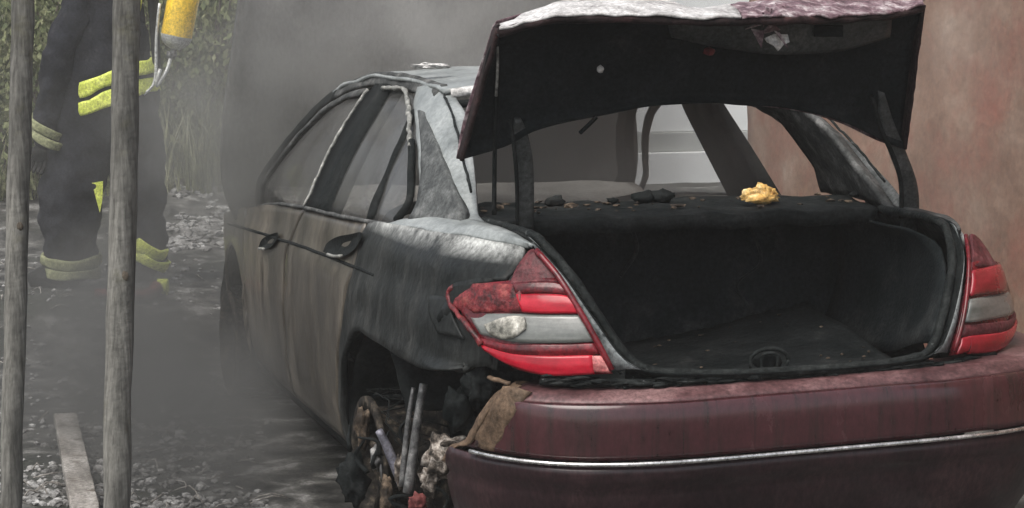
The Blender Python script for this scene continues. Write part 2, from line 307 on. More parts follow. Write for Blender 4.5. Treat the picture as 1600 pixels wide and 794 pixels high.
# ------------------------------------------------------------------ ground and far setting
def ss(a, b, v): v = min(max((v-a)/(b-a), 0), 1); return v*v*(3-2*v)
def gz(x, y):
    z = .22*ss(4.7, 5.7, y)*(1-ss(.0, 2.0, x))
    k = (1-ss(2.2, 4.4, x))
    z += k*(.18*ss(7.6, 8.6, y)+2.1*ss(8.4, 15.5, y))
    z += .035*mn.noise(Vector((x*.9, y*.9, 0)))*ss(1.2, 2.2, abs(x)+max(0, y-4.4)*1.2) + .012*mn.noise(Vector((x*4, y*4, 3)))
    return z
def axis_pts(lo, hi, step, far):
    core = list(np.arange(lo, hi+1e-6, step)); out = []; d = step; v = lo
    while v > -far: d *= 1.35; v -= d; out.append(v)
    out = out[::-1]; d = step; v = hi; tail = []
    while v < far: d *= 1.35; v += d; tail.append(v)
    return out+core+tail
gx = axis_pts(-6, 8, .12, 260); gy = axis_pts(-1, 17, .12, 260)
GV = [(x, y, gz(x, y)) for y in gy for x in gx]
ground = props(mesh('ground', GV, gridf(len(gx), len(gy)), M['ground']), 'scorched grey ground strewn with ash and small debris', 'ground', kind='structure')

# rough red-brown wall on the right, running away beside the car
WX = 2.18
def wall_mesh():
    ny, nz = 90, 40; V = []
    for j in range(nz):
        for i in range(ny):
            y = -2.2+(5.32+2.2)*i/(ny-1); z = -.15+3.65*j/(nz-1)
            V.append((WX+.03*mn.noise(Vector((y*1.6, z*1.6, 0)))+.014*mn.noise(Vector((y*7, z*7, 4))), y+(.03*mn.noise(Vector((z*3, 0, 7))) if i == ny-1 else 0), z))
    return V, gridf(ny, nz, True)
wv, wf = wall_mesh()
wall = props(mesh('rendered_wall', wv, wf, M['wall'], solid=.30, offset=-1), 'rough red-brown rendered wall behind the open boot on the right', 'wall')
pw = empty('pale_building', (6, 14.2, 0))
def pwp(name, b, m): place(box(name, b, m, bevel=.01), pw, (6, 14.2, 0))
pwp('wall', (3.2, 12.5, 14.2, 14.6, .50, 4.2), M['pale'])
pwp('ledge', (3.2, 12.5, 14.16, 14.6, .305, .498), M['ledge'])
pwp('plinth', (3.2, 12.5, 14.10, 14.6, -.1, .303), M['pale'])
props(pw, 'pale rendered building with grey ledge seen through the car windows', 'building')

# brush on the bank: grass mass plus single shrubs
def blades(n, area, hmin, hmax, wd, name, m, seed, lean=.45):
    rnd = random.Random(seed); V, F = [], []
    for _ in range(n):
        x, y = area(rnd); z = gz(x, y)-.02; h = rnd.uniform(hmin, hmax); a = rnd.uniform(0, 6.283); l = rnd.uniform(.05, lean)*h
        dx, dy = math.cos(a)*l, math.sin(a)*l; b = rnd.uniform(0, 6.283); ux, uy = math.cos(b)*wd*.5, math.sin(b)*wd*.5
        k = len(V)
        V += [(x-ux, y-uy, z), (x+ux, y+uy, z), (x+dx*.4+ux*.8, y+dy*.4+uy*.8, z+h*.55), (x+dx*.4-ux*.8, y+dy*.4-uy*.8, z+h*.55), (x+dx, y+dy, z+h*.95)]
        F += [(k, k+1, k+2, k+3), (k+3, k+2, k+4)]
    return mesh(name, V, F, m, smooth=False)
def bank_area(r):
    y = 8.9+6.2*r.random()**1.3; return -3.6+5.6*r.random(), y
props(blades(15000, bank_area, .25, .75, .016, 'bank_grass', M['grass'], 3), 'dry olive grass covering the bank behind the firefighter', 'grass', kind='stuff')
def shrub(px, dep, h, wd, n, seed, label):
    p = atd(px, 200, dep); x, y = p[0], p[1]; z0 = gz(x, y); rnd = random.Random(seed)
    root = empty('shrub', (x, y, z0)); V, F = [], []; SV = []
    stems = []
    for k in range(9):
        a = rnd.uniform(0, 6.28); t = np.array([math.cos(a)*wd*.5*rnd.uniform(.3, 1), math.sin(a)*wd*.5*rnd.uniform(.3, 1), h*rnd.uniform(.7, 1)])
        P = [np.zeros(3), t*np.array([.35, .35, .45]), t]; stems.append(t)
        SV.append(tubegeo(P, [.018, .005], 5, res=6))
    sv, sf = merge(SV); mesh('stems', sv, sf, M['bark'], root)
    for _ in range(n):
        t = stems[rnd.randrange(9)]*rnd.uniform(.12, 1.0); c = t+np.array([rnd.gauss(0, wd*.16), rnd.gauss(0, wd*.16), rnd.gauss(0, h*.07)])
        if c[2] < .02: c[2] = abs(c[2])+.02
        s = rnd.uniform(.03, .075); d = Vector((rnd.gauss(0, .6), rnd.gauss(0, .6), rnd.uniform(.2, 1.6))).normalized(); e = d.orthogonal().normalized()
        e = (Matrix.Rotation(rnd.uniform(0, 6.28), 3, d) @ e)*s*.28; d = d*s; k = len(V)
        q = Vector(c); V += [q, q+d*.5+e, q+d, q+d*.5-e]; F.append((k, k+1, k+2, k+3))
    mesh('crown', V, F, M['leaf'], root, smooth=False)
    return props(root, label, 'shrub', 'shrubs on the bank')
shrub(20, 13.4, 1.7, 1.2, 3600, 1, 'olive shrub behind the leftmost post at the picture edge')
shrub(130, 15.2, 2.0, 1.5, 3600, 2, 'dark shrub behind the firefighter, its top hidden by the jacket')
shrub(250, 14.2, 1.5, 1.0, 3200, 3, 'leafy shrub directly behind the yellow air cylinder')
shrub(335, 14.8, 1.9, 1.1, 3400, 4, 'pale olive shrub beside the edge of the raised bonnet')
shrub(430, 16.0, 2.2, 1.4, 2600, 5, 'shrub mostly hidden behind the raised bonnet')
def rubble(name, n, area, smin, smax, label, m, seed):
    rnd = random.Random(seed); parts = []
    for _ in range(n):
        x, y = area(rnd); s = rnd.uniform(smin, smax)*(1.6 if rnd.random() < .1 else 1)
        parts.append(lump((x, y, gz(x, y)+s*.25), s, 1, .5, 1.5, rnd.random()*90, (1, rnd.uniform(.7, 1.3), rnd.uniform(.4, .75))))
    V, F = merge(parts); return props(mesh(name, V, F, m, smooth=False), label, 'rubble', kind='stuff')
def toe(r):
    u = r.random()**.8; x = -.95+1.9*u; return x, 7.7+.9*u+r.gauss(0, .16)
rubble('rubble_strip', 1200, toe, .010, .034, 'pale stone rubble along the foot of the grassy bank', M['stone'], 11)
def patch(r): return -.22+r.gauss(0, .2), 9.5+r.gauss(0, .3)
rubble('rubble_patch', 600, patch, .012, .04, 'pale stone patch on the bank beside the raised bonnet', M['stone'], 12)
def litter(r):
    while True:
        px, py = r.uniform(-20, 420), 794-330*r.random()**1.2; p = atz(px, py, 0)
        if mn.noise(Vector((p[0]*2.2, p[1]*1.5, 1.3))) > r.uniform(-.4, .42): return p[0], p[1]
rubble('ground_debris', 1500, litter, .003, .017, 'pale ash crumbs and debris littering the ground by the posts', M['stone'], 13)

rt = random.Random(77); parts = []
for k in range(110):
    x, y = litter(rt); a_ = rt.uniform(0, 6.28); l = rt.uniform(.03, .15); z = gz(x, y)+.006
    parts.append(tubegeo([(x, y, z), (x+math.cos(a_)*l*.5, y+math.sin(a_)*l*.5, z+rt.uniform(.0, .03)), (x+math.cos(a_+.3)*l, y+math.sin(a_+.3)*l, z)], [.003, .0025, .0015], 5, res=5))
V, F = merge(parts); props(mesh('twig_litter', V, F, M['plank']), 'dry stalks and twigs scattered over the ground by the posts', 'twigs', kind='stuff')

# ------------------------------------------------------------------ burnt car
car = empty('burnt_car', (0, 0, 0))
props(car, 'burnt-out dark red saloon car with its boot and bonnet open', 'car')
ARC, ARZ, ARR = 1.20, .28, .375
BELT = [(.2, .99), (.5, 1.0), (.9, .995), (1.2, .985), (1.7, .965), (2.1, .945), (2.42, .935), (3.0, .895), (3.5, .835), (4.0, .775), (4.4, .71)]
def belt(y): return lut(BELT, y)
def side_snap(sg, off=0.0): return lambda p: np.array([sg*(hw(p[1], p[2])+off), p[1], p[2]])
def yz_panel(name, rear, front, zlo, m, sg, nu=26, nv=26, parent=car, amp=.002, freq=4, top=None):
    """body panel from rear(z) to front(z), from zlo up to the belt line"""
    G = []
    for j in range(nv):
        for i in range(nu):
            v = j/(nv-1); u = i/(nu-1); z = zlo+(.94-zlo)*v
            for _ in range(3):
                y = rear(z)+(front(z)-rear(z))*u; z = zlo+((top or belt)(y)-zlo)*v
            G.append((sg*hw(y, z), y, z))
    G = crumple(G, amp, freq, seed=len(name)+sg, axis=(1, 0, 0))
    return mesh(name, G, gridf(nu, nv, sg < 0), m, parent, solid=.02, offset=-1)
re_rear = lambda z: lut([(.2, 1.68), (.35, 1.66), (.5, 1.61), (.65, 1.52), (.8, 1.44), (.95, 1.42)], z)
re_front = lambda z: lut([(.2, 2.52), (.6, 2.50), (.75, 2.47), (.85, 2.40), (.95, 2.28)], z)
fr_rear = lambda z: re_front(z)+.012
fr_front = lambda z: lut([(.2, 3.40), (.7, 3.42), (.95, 3.46)], z)
fe_rear = lambda z: fr_front(z)+.01
fe_front = lambda z: 4.42
def strip(name, path, wid, m, sg, off=.0, th=.035, n=26, amp=.004):
    """pressed steel strip following a path of (y, z) on the side glass surface"""
    P = cr([(0, a, b) for a, b in path], n); T = np.gradient(P, axis=0); T /= np.linalg.norm(T, axis=1)[:, None]
    wd = np.interp(np.linspace(0, 1, n), np.linspace(0, 1, len(wid)), wid) if hasattr(wid, '__len__') else [wid]*n
    rows = []
    for k, o in ((-1, -.012), (-.8, .0), (0, .005), (.8, .0), (1, -.012)):
        rows.append([(sg*(gh(p[1]-t[2]*k*w_/2, min(p[2]+t[1]*k*w_/2, 1.40))+off+o), p[1]-t[2]*k*w_/2, p[2]+t[1]*k*w_/2) for p, t, w_ in zip(P, T, wd)])
    return loft(name, rows, m, car, n, 9, solid=th, flip=sg < 0, amp=amp, freq=12)
def handle(door, outline, bar, sg):
    """dark handle bowl and what is left of the grip"""
    c = np.mean([hit(*q, fn=body, off=.004) for q in outline], axis=0); n = 24
    ring = cr([hit(*q, fn=body)+np.array([-.012, 0, 0]) for q in outline+outline[:1]], n+1)[:n]; c = c+np.array([-.010, 0, 0])
    V = [np.array([p[0]*sg*-1, p[1], p[2]]) for p in ring]+[np.array([(c[0]*.35+p[0]*.65)*sg*-1-sg*.006, c[1]*.35+p[1]*.65, c[2]*.35+p[2]*.65]) for p in ring]+[np.array([c[0]*sg*-1-sg*.012, c[1], c[2]])]
    F = [(k, (k+1) % n, n+(k+1) % n, n+k) for k in range(n)]+[(n+k, n+(k+1) % n, 2*n) for k in range(n)]
    mesh('handle_recess', V, F, M['soot'], door)  # dark bowl set slightly proud of the door
    P = [hit(*q, fn=body)+np.array([-.018, 0, 0]) for q in bar]
    tube('handle_bar', [(p[0]*sg*-1, p[1], p[2]) for p in P], .0055, M['trim_light'], door, res=8, amp=.003)
for sg in (-1, 1):
    d = yz_panel('rear_door', re_rear, re_front, .22, M['door'], sg); handle(d, [(510, 393), (516, 380), (532, 370), (552, 366), (572, 363), (566, 380), (553, 395), (532, 402)], [(520, 398), (530, 401), (542, 400)], sg)
    d = yz_panel('front_door', fr_rear, fr_front, .22, M['door'], sg); handle(d, [(408, 388), (414, 374), (428, 366), (440, 364), (436, 376), (424, 388)], [(412, 388), (420, 389)], sg)
    tube('waist_moulding', [(sg*(hw(y, z)+.001), y, z) for y, z in ((1.16, .838), (1.45, .832), (2.0, .82), (2.6, .80), (3.2, .775), (3.9, .735))], .0055, M['soot'], car, res=50, amp=.002)  # dark tube drawing the shade line along the body crease
    # front wing with its own arch
    A2 = 3.78
    arch = [(A2-.375*math.cos(a), ARZ+.375*math.sin(a)) for a in np.linspace(-.25, math.pi+.25, 20)]
    outer = [(3.415, .22), (3.43, .5), (3.45, .7), (3.47, .835), (3.8, .80), (4.1, .76), (4.4, .71), (4.46, .6), (4.46, .4), (4.46, .22)]
    oc = cr([(0, a, b) for a, b in outer], 40); ic = cr([(0, a, b) for a, b in arch], 40)
    loft('front_wing', [[(sg*hw(p[1], p[2]), p[1], p[2]) for p in ic], [(sg*hw(p[1], p[2]), p[1], p[2]) for p in (ic+oc)/2], [(sg*hw(p[1], p[2]), p[1], p[2]) for p in oc]],
         M['door'], car, 40, 8, solid=.015, flip=sg < 0)
    # rear quarter panel, cut by the wheel arch
    if sg < 0:
        arch = [(ARC+ARR*math.cos(a), ARZ+ARR*math.sin(a)) for a in np.linspace(math.radians(-10), math.radians(98), 16)]+[(1.0, .648), (.85, .640), (.7, .638), (.56, .645), (.46, .66), (.42, .672)]
    else:
        arch = [(ARC+ARR*math.cos(a), ARZ+ARR*math.sin(a)) for a in np.linspace(math.radians(-10), math.radians(190), 30)]
    outer = [(1.67, .22), (1.65, .35), (1.60, .5), (1.51, .65), (1.43, .8), (1.41, .95), (1.36, .98), (1.2, .99), (1.0, 1.0), (.8, 1.005), (.6, 1.01), (.42, 1.006), (.36, .995), (.345, .958), (.35, .925), (.41, .912), (.48, .897), (.52, .882), (.532, .865), (.515, .842), (.445, .797), (.37, .755), (.33, .72), (.33, .69)]
    if sg > 0: outer = outer+[(.45, .60), (.62, .45), (.72, .24)]
    oc = cr([(0, a, b) for a, b in outer], 70); ic = cr([(0, a, b) for a, b in arch], 70)
    rows = []
    for t in (0, .03, .2, .4, .6, .8, 1):
        rows.append([(sg*(hw(p[1], p[2])+(.012 if t < .05 else 0)-(.02 if t == 0 else 0)), p[1], p[2]) for p in ic+(oc-ic)*t])
    loft('rear_quarter_panel', rows, M['quarter'], car, 70, 22, solid=.015, flip=sg > 0, amp=.004, freq=7)
    # sill
    loft('sill', [[(sg*(hw(2, .22)-.01), 1.5, .215), (sg*(hw(2, .22)-.01), 3.45, .215)], [(sg*.80, 1.45, .15), (sg*.80, 3.45, .15)], [(sg*.7, 1.45, .16), (sg*.7, 3.45, .16)]], M['soot'], car, 8, 6, solid=.02)
    # C pillar: window edge -> outer face -> rear glass edge
    wed = [(1.74, 1.385), (1.66, 1.33), (1.47, 1.262), (1.27, 1.16), (1.14, 1.055), (1.15, 1.01), (1.22, .985)]
    gl = [(1.52, 1.398), (1.43, 1.378), (1.22, 1.315), (1.04, 1.212), (.88, 1.10), (.82, 1.05), (.76, 1.025)]
    W_ = [(sg*(gh(a, b)-.03), a, b) for a, b in wed]; W2 = [(sg*(gh(a-.02, b)+.004), a-.02, b) for a, b in wed]
    G_ = [(sg*(gh(a, b)-.035), a-.0, b) for a, b in gl]; G2 = [(sg*(gh(a+.05, b)-.004), a+.05, b+.004) for a, b in gl]
    Mid = [tuple((np.array(p)+np.array(q))/2+np.array([sg*.012, 0, 0])) for p, q in zip(W2, G2)]
    loft('rear_pillar', [W_, W2, Mid, G2, G_], M['ash_paint'] if sg < 0 else M['pillar_dark'], car, 34, 18, solid=.02, flip=sg > 0, amp=.006, freq=9)
    # dark scorched lower corner of the pillar
    ghf = lambda p: abs(p[0])-gh(p[1], p[2])-.024
    pa = [hit(*q, fn=ghf) for q in ((652, 172), (656, 215), (657, 265), (650, 315), (636, 343))]
    pb = [hit(*q, fn=ghf) for q in ((656, 172), (668, 215), (682, 268), (688, 320), (676, 352))]
    pc = [hit(*q, fn=ghf) for q in ((660, 174), (680, 222), (702, 282), (722, 330), (712, 362))]
    if sg > 0: pa, pb, pc = ([(-p[0], p[1], p[2]) for p in c] for c in (pa, pb, pc))
    loft('scorched_patch', [pa, pb, pc], M['patch_grey'], car, 22, 10, solid=.03, flip=sg > 0, amp=.003, freq=14)
    ghg = lambda p: abs(p[0])-gh(p[1], p[2])-.004
    sm = [hit(*q, fn=ghg) for q in ((694, 148), (709, 185), (722, 240), (736, 300))]
    if sg > 0: sm = [(-p[0], p[1], p[2]) for p in sm]
    tube('glass_seam', sm, .0042, M['rubber'], car, res=30, amp=.004, freq=40)
    # window frames and pillars
    g = lambda y, z, o=.0: (sg*(gh(y, z)+o), y, z)
    loft('centre_pillar', [[g(2.37, .94), g(2.39, 1.15), g(2.36, 1.30), g(2.30, 1.385)], [g(1.98, .955), g(2.04, 1.15), g(2.07, 1.30), g(2.07, 1.39)]], M['soot'], car, 16, 4, solid=.05, flip=sg < 0, straight=True)
    tube('window_trim', [g(2.28, .95, .012), g(2.33, 1.12, .012), g(2.345, 1.25, .012), g(2.31, 1.36, .012)], .0055, M['trim_light'], car, res=24, amp=.005, freq=40)
    tube('window_trim', [g(2.12, 1.37, .012), g(1.9, 1.375, .012), g(1.80, 1.37, .014), g(1.68, 1.335, .014), g(1.56, 1.295, .014), g(1.46, 1.255, .016), g(1.36, 1.205, .016)], .0075, M['trim_light'], car, res=40, amp=.007, freq=32)
    tube('quarter_window_seal', [g(1.40, 1.225, .012), g(1.27, 1.15, .012), g(1.16, 1.06, .012), g(1.19, 1.0, .008)], .012, M['soot'], car, res=16, amp=.003)
    strip('window_divider', [(1.43, .985), (1.53, 1.2), (1.60, 1.31)], [.05, .036, .03], M['soot'], sg, .004)
    tube('window_seal', [g(1.16, .985, .006), g(1.5, .975, .008), g(1.9, .957, .008), g(2.3, .943, .008), g(2.9, .905, .008), g(3.42, .85, .008)], .007, M['pillar_dark'], car, res=24, amp=.004)
    strip('roof_rail', [(1.46, 1.375), (1.62, 1.385), (2.0, 1.398), (2.35, 1.395), (2.6, 1.370), (2.85, 1.322)], .05, M['pillar_dark'], sg, .0)
    strip('windscreen_pillar', [(3.54, .86), (3.40, 1.02), (3.22, 1.165), (3.0, 1.28), (2.80, 1.338)], [.13, .11, .085, .07, .06], M['soot'], sg, .002)
    strip('door_window_frame', [(3.36, .88), (3.24, 1.02), (3.07, 1.145), (2.85, 1.252), (2.62, 1.318), (2.40, 1.345)], .03, M['pillar_dark'], sg, .010, th=.02)
# sooty panes still standing in the left doors
def pane(name, lo, up):
    c1 = [(-(gh(a, b)-.012), a, b) for a, b in lo]; c2 = [(-(gh(a, b)-.012), a, b) for a, b in up]
    md = [(-(gh((p[1]+q[1])/2, (p[2]+q[2])/2)-.008), (p[1]+q[1])/2, (p[2]+q[2])/2) for p, q in zip(c1, c2)]
    return loft(name, [c1, md, c2], M['pane'], car, 20, 10, solid=.004, flip=True)
pane('front_window_pane', [(3.38, .865), (3.0, .90), (2.7, .92), (2.38, .94)], [(3.25, 1.01), (3.02, 1.17), (2.75, 1.285), (2.38, 1.345)])
pane('rear_window_pane', [(2.0, .95), (1.8, .958), (1.6, .966), (1.44, .972)], [(2.05, 1.37), (1.9, 1.37), (1.76, 1.355), (1.60, 1.305)])
pane('quarter_window_pane', [(1.41, .975), (1.34, .978), (1.26, .98), (1.19, .99)], [(1.57, 1.29), (1.48, 1.255), (1.34, 1.18), (1.17, 1.06)])
# sooty lining that still fills the right rear corner of the cabin
def hit_out(px, py, off):
    d = ray(px, py); t = 6.3; f = lambda t: (CX+d*t)[0]-(gh((CX+d*t)[1], (CX+d*t)[2])-off)
    while t < 9 and f(t) < 0: t += .01
    return CX+d*t
la = [hit_out(*q, .035) for q in ((1150, 158), (1200, 180), (1240, 215), (1265, 250), (1282, 300))]
lc = [(gh(y, z)-.045, y, z) for y, z in ((1.50, 1.375), (1.24, 1.305), (1.06, 1.205), (.93, 1.10), (.88, 1.035))]
lb = [tuple((np.array(p)+np.array(q))/2) for p, q in zip(la, lc)]
loft('pillar_lining', [la, lb, lc], M['pillar_dark'], car, 24, 12, solid=.02, amp=.008, freq=14)
# roof
RS = [(1.40, 1.385), (1.55, 1.395), (1.75, 1.402), (2.1, 1.408), (2.4, 1.40), (2.65, 1.375), (2.86, 1.335)]
loft('roof', [[(x*gh(y, z-.02), y-(.05 if y < 1.45 else 0)*(1-x*x), z+.035*(1-x*x)+.003) for x in np.linspace(-1, 1, 13)] for y, z in RS], M['ash_paint'], car, 40, 30, solid=.012, flip=False, amp=.010, freq=6)
tube('rear_window_header', [(x*.57, 1.40-.05*(1-x*x)-.005, 1.372+.036*(1-x*x)) for x in np.linspace(-1, 1, 9)], .016, M['ash'], car, res=24, amp=.006, freq=14)
tube('rear_window_seal', [(x*.57, 1.385-.05*(1-x*x)-.01, 1.338+.036*(1-x*x)) for x in np.linspace(-1, 1, 9)], .013, M['soot'], car, res=24, amp=.005)
tube('windscreen_header', [(x*.58, 2.86, 1.33+.03*(1-x*x)) for x in np.linspace(-1, 1, 7)], .03, M['soot'], car, res=16)
# inner floor, dashboard, parcel shelf, seats
box('floor_pan', (-.78, .78, 1.12, 4.2, .16, .22), M['soot'], car)
dash = loft('dashboard', [[(x, 3.02, .70) for x in (-.74, 0, .74)], [(x, 3.04, .86) for x in (-.74, 0, .74)], [(x, 3.2, .905) for x in (-.76, 0, .76)], [(x, 3.5, .915) for x in (-.76, 0, .76)], [(x, 3.72, .88) for x in (-.76, 0, .76)]], M['dash_ash'], car, 26, 18, solid=.02, amp=.016, freq=6)
for x in (-.40, .40):
    fr = tube('front_seat_frame', [(x-.22, 2.75, .40), (x-.22, 2.45, .55), (x-.2, 2.30, .80), (x-.12, 2.25, .93), (x+.12, 2.25, .93), (x+.2, 2.30, .80), (x+.22, 2.45, .55), (x+.22, 2.75, .40)], .02, M['soot'], car, res=30, amp=.006)
    V, F = lump((x, 2.5, .42), .26, 3, .3, 2, x+3, (.95, 1.1, .45)); mesh('seat_base', V, F, M['soot'], fr)
    box('seat_runner', (x-.2, x+.2, 2.3, 2.8, .2, .32), M['soot'], fr)
shv = []
loft('parcel_shelf', [[(x, .80, .985) for x in (-.60, 0, .60)], [(x, .80, 1.028) for x in (-.62, 0, .62)], [(x, 1.0, 1.035) for x in (-.66, 0, .66)], [(x, 1.26, 1.03) for x in (-.68, 0, .68)], [(x, 1.30, .9) for x in (-.66, 0, .66)]], M['soot'], car, 50, 16, solid=.012, amp=.012, freq=11)
rnd = random.Random(5); parts = []
for _ in range(48):
    x = rnd.uniform(-.6, .62); s = rnd.uniform(.003, .009)*(2.0 if rnd.random() < .12 else 1); parts.append(lump((x, rnd.uniform(.83, 1.2), 1.04+s*.5), s, 1, .9, 1.9, rnd.random()*50, (rnd.uniform(1, 2.4), 1, .55)))
V, F = merge(parts); o = mesh('shelf_debris', V, F, M['rust'], car, smooth=False); o['kind'] = 'stuff'
for i, (px, py, s) in enumerate(((868, 290, .022), (1005, 290, .026), (1036, 290, .03), (958, 292, .012), (1340, 292, .015))):
    p = aty(px, py, 1.1); V, F = lump((p[0], 1.1, 1.045+s*.4), s, 2, .7, 1.8, i*7, (1.4, 1, .8)); mesh('melted_lump', V, F, M['soot'], car)
# boot box
TO = [(.635, .35, 1.012), (.592, .237, .938), (.53, .162, .827), (.475, .118, .738), (.425, .092, .702), (.34, .078, .688), (.15, .064, .682), (0, .062, .681)]
TL = [(.665, .80, 1.03), (.66, .6, 1.032), (.65, .45, 1.03)]+TO
left_edge = [(-x, y, z) for x, y, z in TL]; right_edge = [(x, y, z) for x, y, z in TL][::-1]
RIM = left_edge+right_edge[1:]
inn = lambda k, dy, dz: [(x*k, y+dy, z+dz) for x, y, z in RIM]
# channel: outer rim, gutter, inner lip
loft('boot_gutter', [RIM, inn(.985, .012, -.014), inn(.955, .022, -.012)], M['soot'], car, 90, 6, solid=.004, flip=True)
tube('weather_strip', inn(.953, .016, -.002), .013, M['rubber'], car, n=8, res=110, amp=.004, freq=30)
def tb(x, y, z): return (x, y, z)
sidew = []
tb_box = empty_none = None
# interior faces of the luggage space
sidep = [(-.58, .78, 1.0), (-.60, .45, .98), (-.57, .30, .92), (-.51, .20, .80), (-.46, .16, .72)]
for sg in (-1, 1):
    near = [(-sg*-abs(x) if False else sg*abs(x), y, z) for x, y, z in sidep]
    far = [(sg*.60, 1.06, 1.0), (sg*.62, 1.07, .92), (sg*.62, 1.07, .82), (sg*.60, 1.08, .70), (sg*.56, 1.08, .56)]
    mid = [tuple((np.array(a)+np.array(b))/2+np.array([sg*.05, 0, -.02])) for a, b in zip(near, far)]
    loft('boot_side_lining', [near, mid, far], M['liner'], car, 16, 12, solid=.008, amp=.012, freq=6)
loft('seat_back_wall', [[(-.66, 1.08, 1.02), (0, 1.06, 1.03), (.66, 1.08, 1.02)], [(-.66, 1.10, .75), (0, 1.08, .75), (.66, 1.10, .75)], [(-.62, 1.10, .46), (0, 1.10, .46), (.62, 1.10, .46)]], M['liner'], car, 40, 26, solid=.012, amp=.014, freq=4)
# ragged, lifted carpet on the floor
cv = []; nx, ny = 44, 14
for j in range(ny):
    for i in range(nx):
        u = i/(nx-1); v = j/(ny-1); x = -.46+.94*u; y = .20+v*(.80)
        lift = .02+.13*(u**1.6)*v+.015*mn.noise(Vector((x*5, y*5, 2)))
        z = .575+lift+(.012*mn.noise(Vector((x*30, 3, 1))) if j == ny-1 else 0)
        cv.append((x, y, z))
mesh('boot_carpet', cv, gridf(nx, ny), M['soot'], car, solid=.008)
box('spare_wheel_well', (-.56, .56, .22, 1.06, .44, .50), M['liner'], car)
loft('rear_inner_panel', [[(-.45, .125, .70), (-.2, .09, .672), (.2, .09, .672), (.45, .125, .70)], [(-.44, .17, .69), (-.2, .13, .668), (.2, .13, .668), (.44, .17, .69)], [(-.43, .20, .52), (-.2, .16, .48), (.2, .16, .48), (.43, .20, .52)]], M['rubber'], car, 40, 10, solid=.01, amp=.008, freq=12)
# striker
sp_ = np.array([-.055, .12, .675])
V, F = merge([tubegeo([sp_+np.array([.055*math.cos(a), -.01, .03+.032*math.sin(a)]) for a in np.linspace(0, 6.283, 25)], .006, 8), tubegeo([sp_+np.array([-.022, -.012, .0]), sp_+np.array([-.02, -.014, .045]), sp_+np.array([.02, -.014, .045]), sp_+np.array([.022, -.012, .0])], .005, 8, res=12)])
mesh('striker_ring', V, F, M['rubber'], car)
V, F = lump(sp_+np.array([0, .015, .02]), .05, 2, .2, 2, 3, (1, .35, .6)); mesh('latch_housing', V, F, M['soot'], car)
# strip of body between gutter and lamp, lamps, per side
LI = [(836, 389), (870, 428), (900, 478), (930, 530), (957, 580)]            # inner edge of the left lamp in the photograph
lamp_in = [hit(*q) for q in LI]
for sg in (-1, 1):
    li = [(sg*abs(p[0]), p[1], p[2]) for p in lamp_in]
    rim = [(sg*x, y, z) for x, y, z in [(.640, .40, 1.022)]+TO[:5]]
    mid = [tuple((np.array(a)+np.array(b))/2+np.array([0, -.006, .004])) for a, b in zip(cr(rim, 7), cr(li, 7))]
    loft('boot_side_frame', [rim, mid, li], M['frame_grey'], car, 22, 7, solid=.006, flip=sg < 0)
    # rear deck shoulder beside the boot, ash covered
    a_ = [(sg*hw(y, z), y, z) for y, z in ((1.22, .988), (1.0, 1.0), (.8, 1.005), (.6, 1.01), (.42, 1.006), (.36, .998))]
    b_ = [(sg*.71, .90, 1.035), (sg*.672, .76, 1.037), (sg*.664, .62, 1.036), (sg*.655, .5, 1.034), (sg*.642, .40, 1.02), (sg*.635, .352, 1.008)]
    m_ = [tuple(np.array(p)*.5+np.array(q)*.5+np.array([sg*.006, 0, .010])) for p, q in zip(a_, b_)]
    loft('rear_deck_shoulder', [a_, m_, b_], M['ash_paint'] if sg < 0 else M['pillar_dark'], car, 26, 10, solid=.01, flip=sg > 0, amp=.005, freq=9)
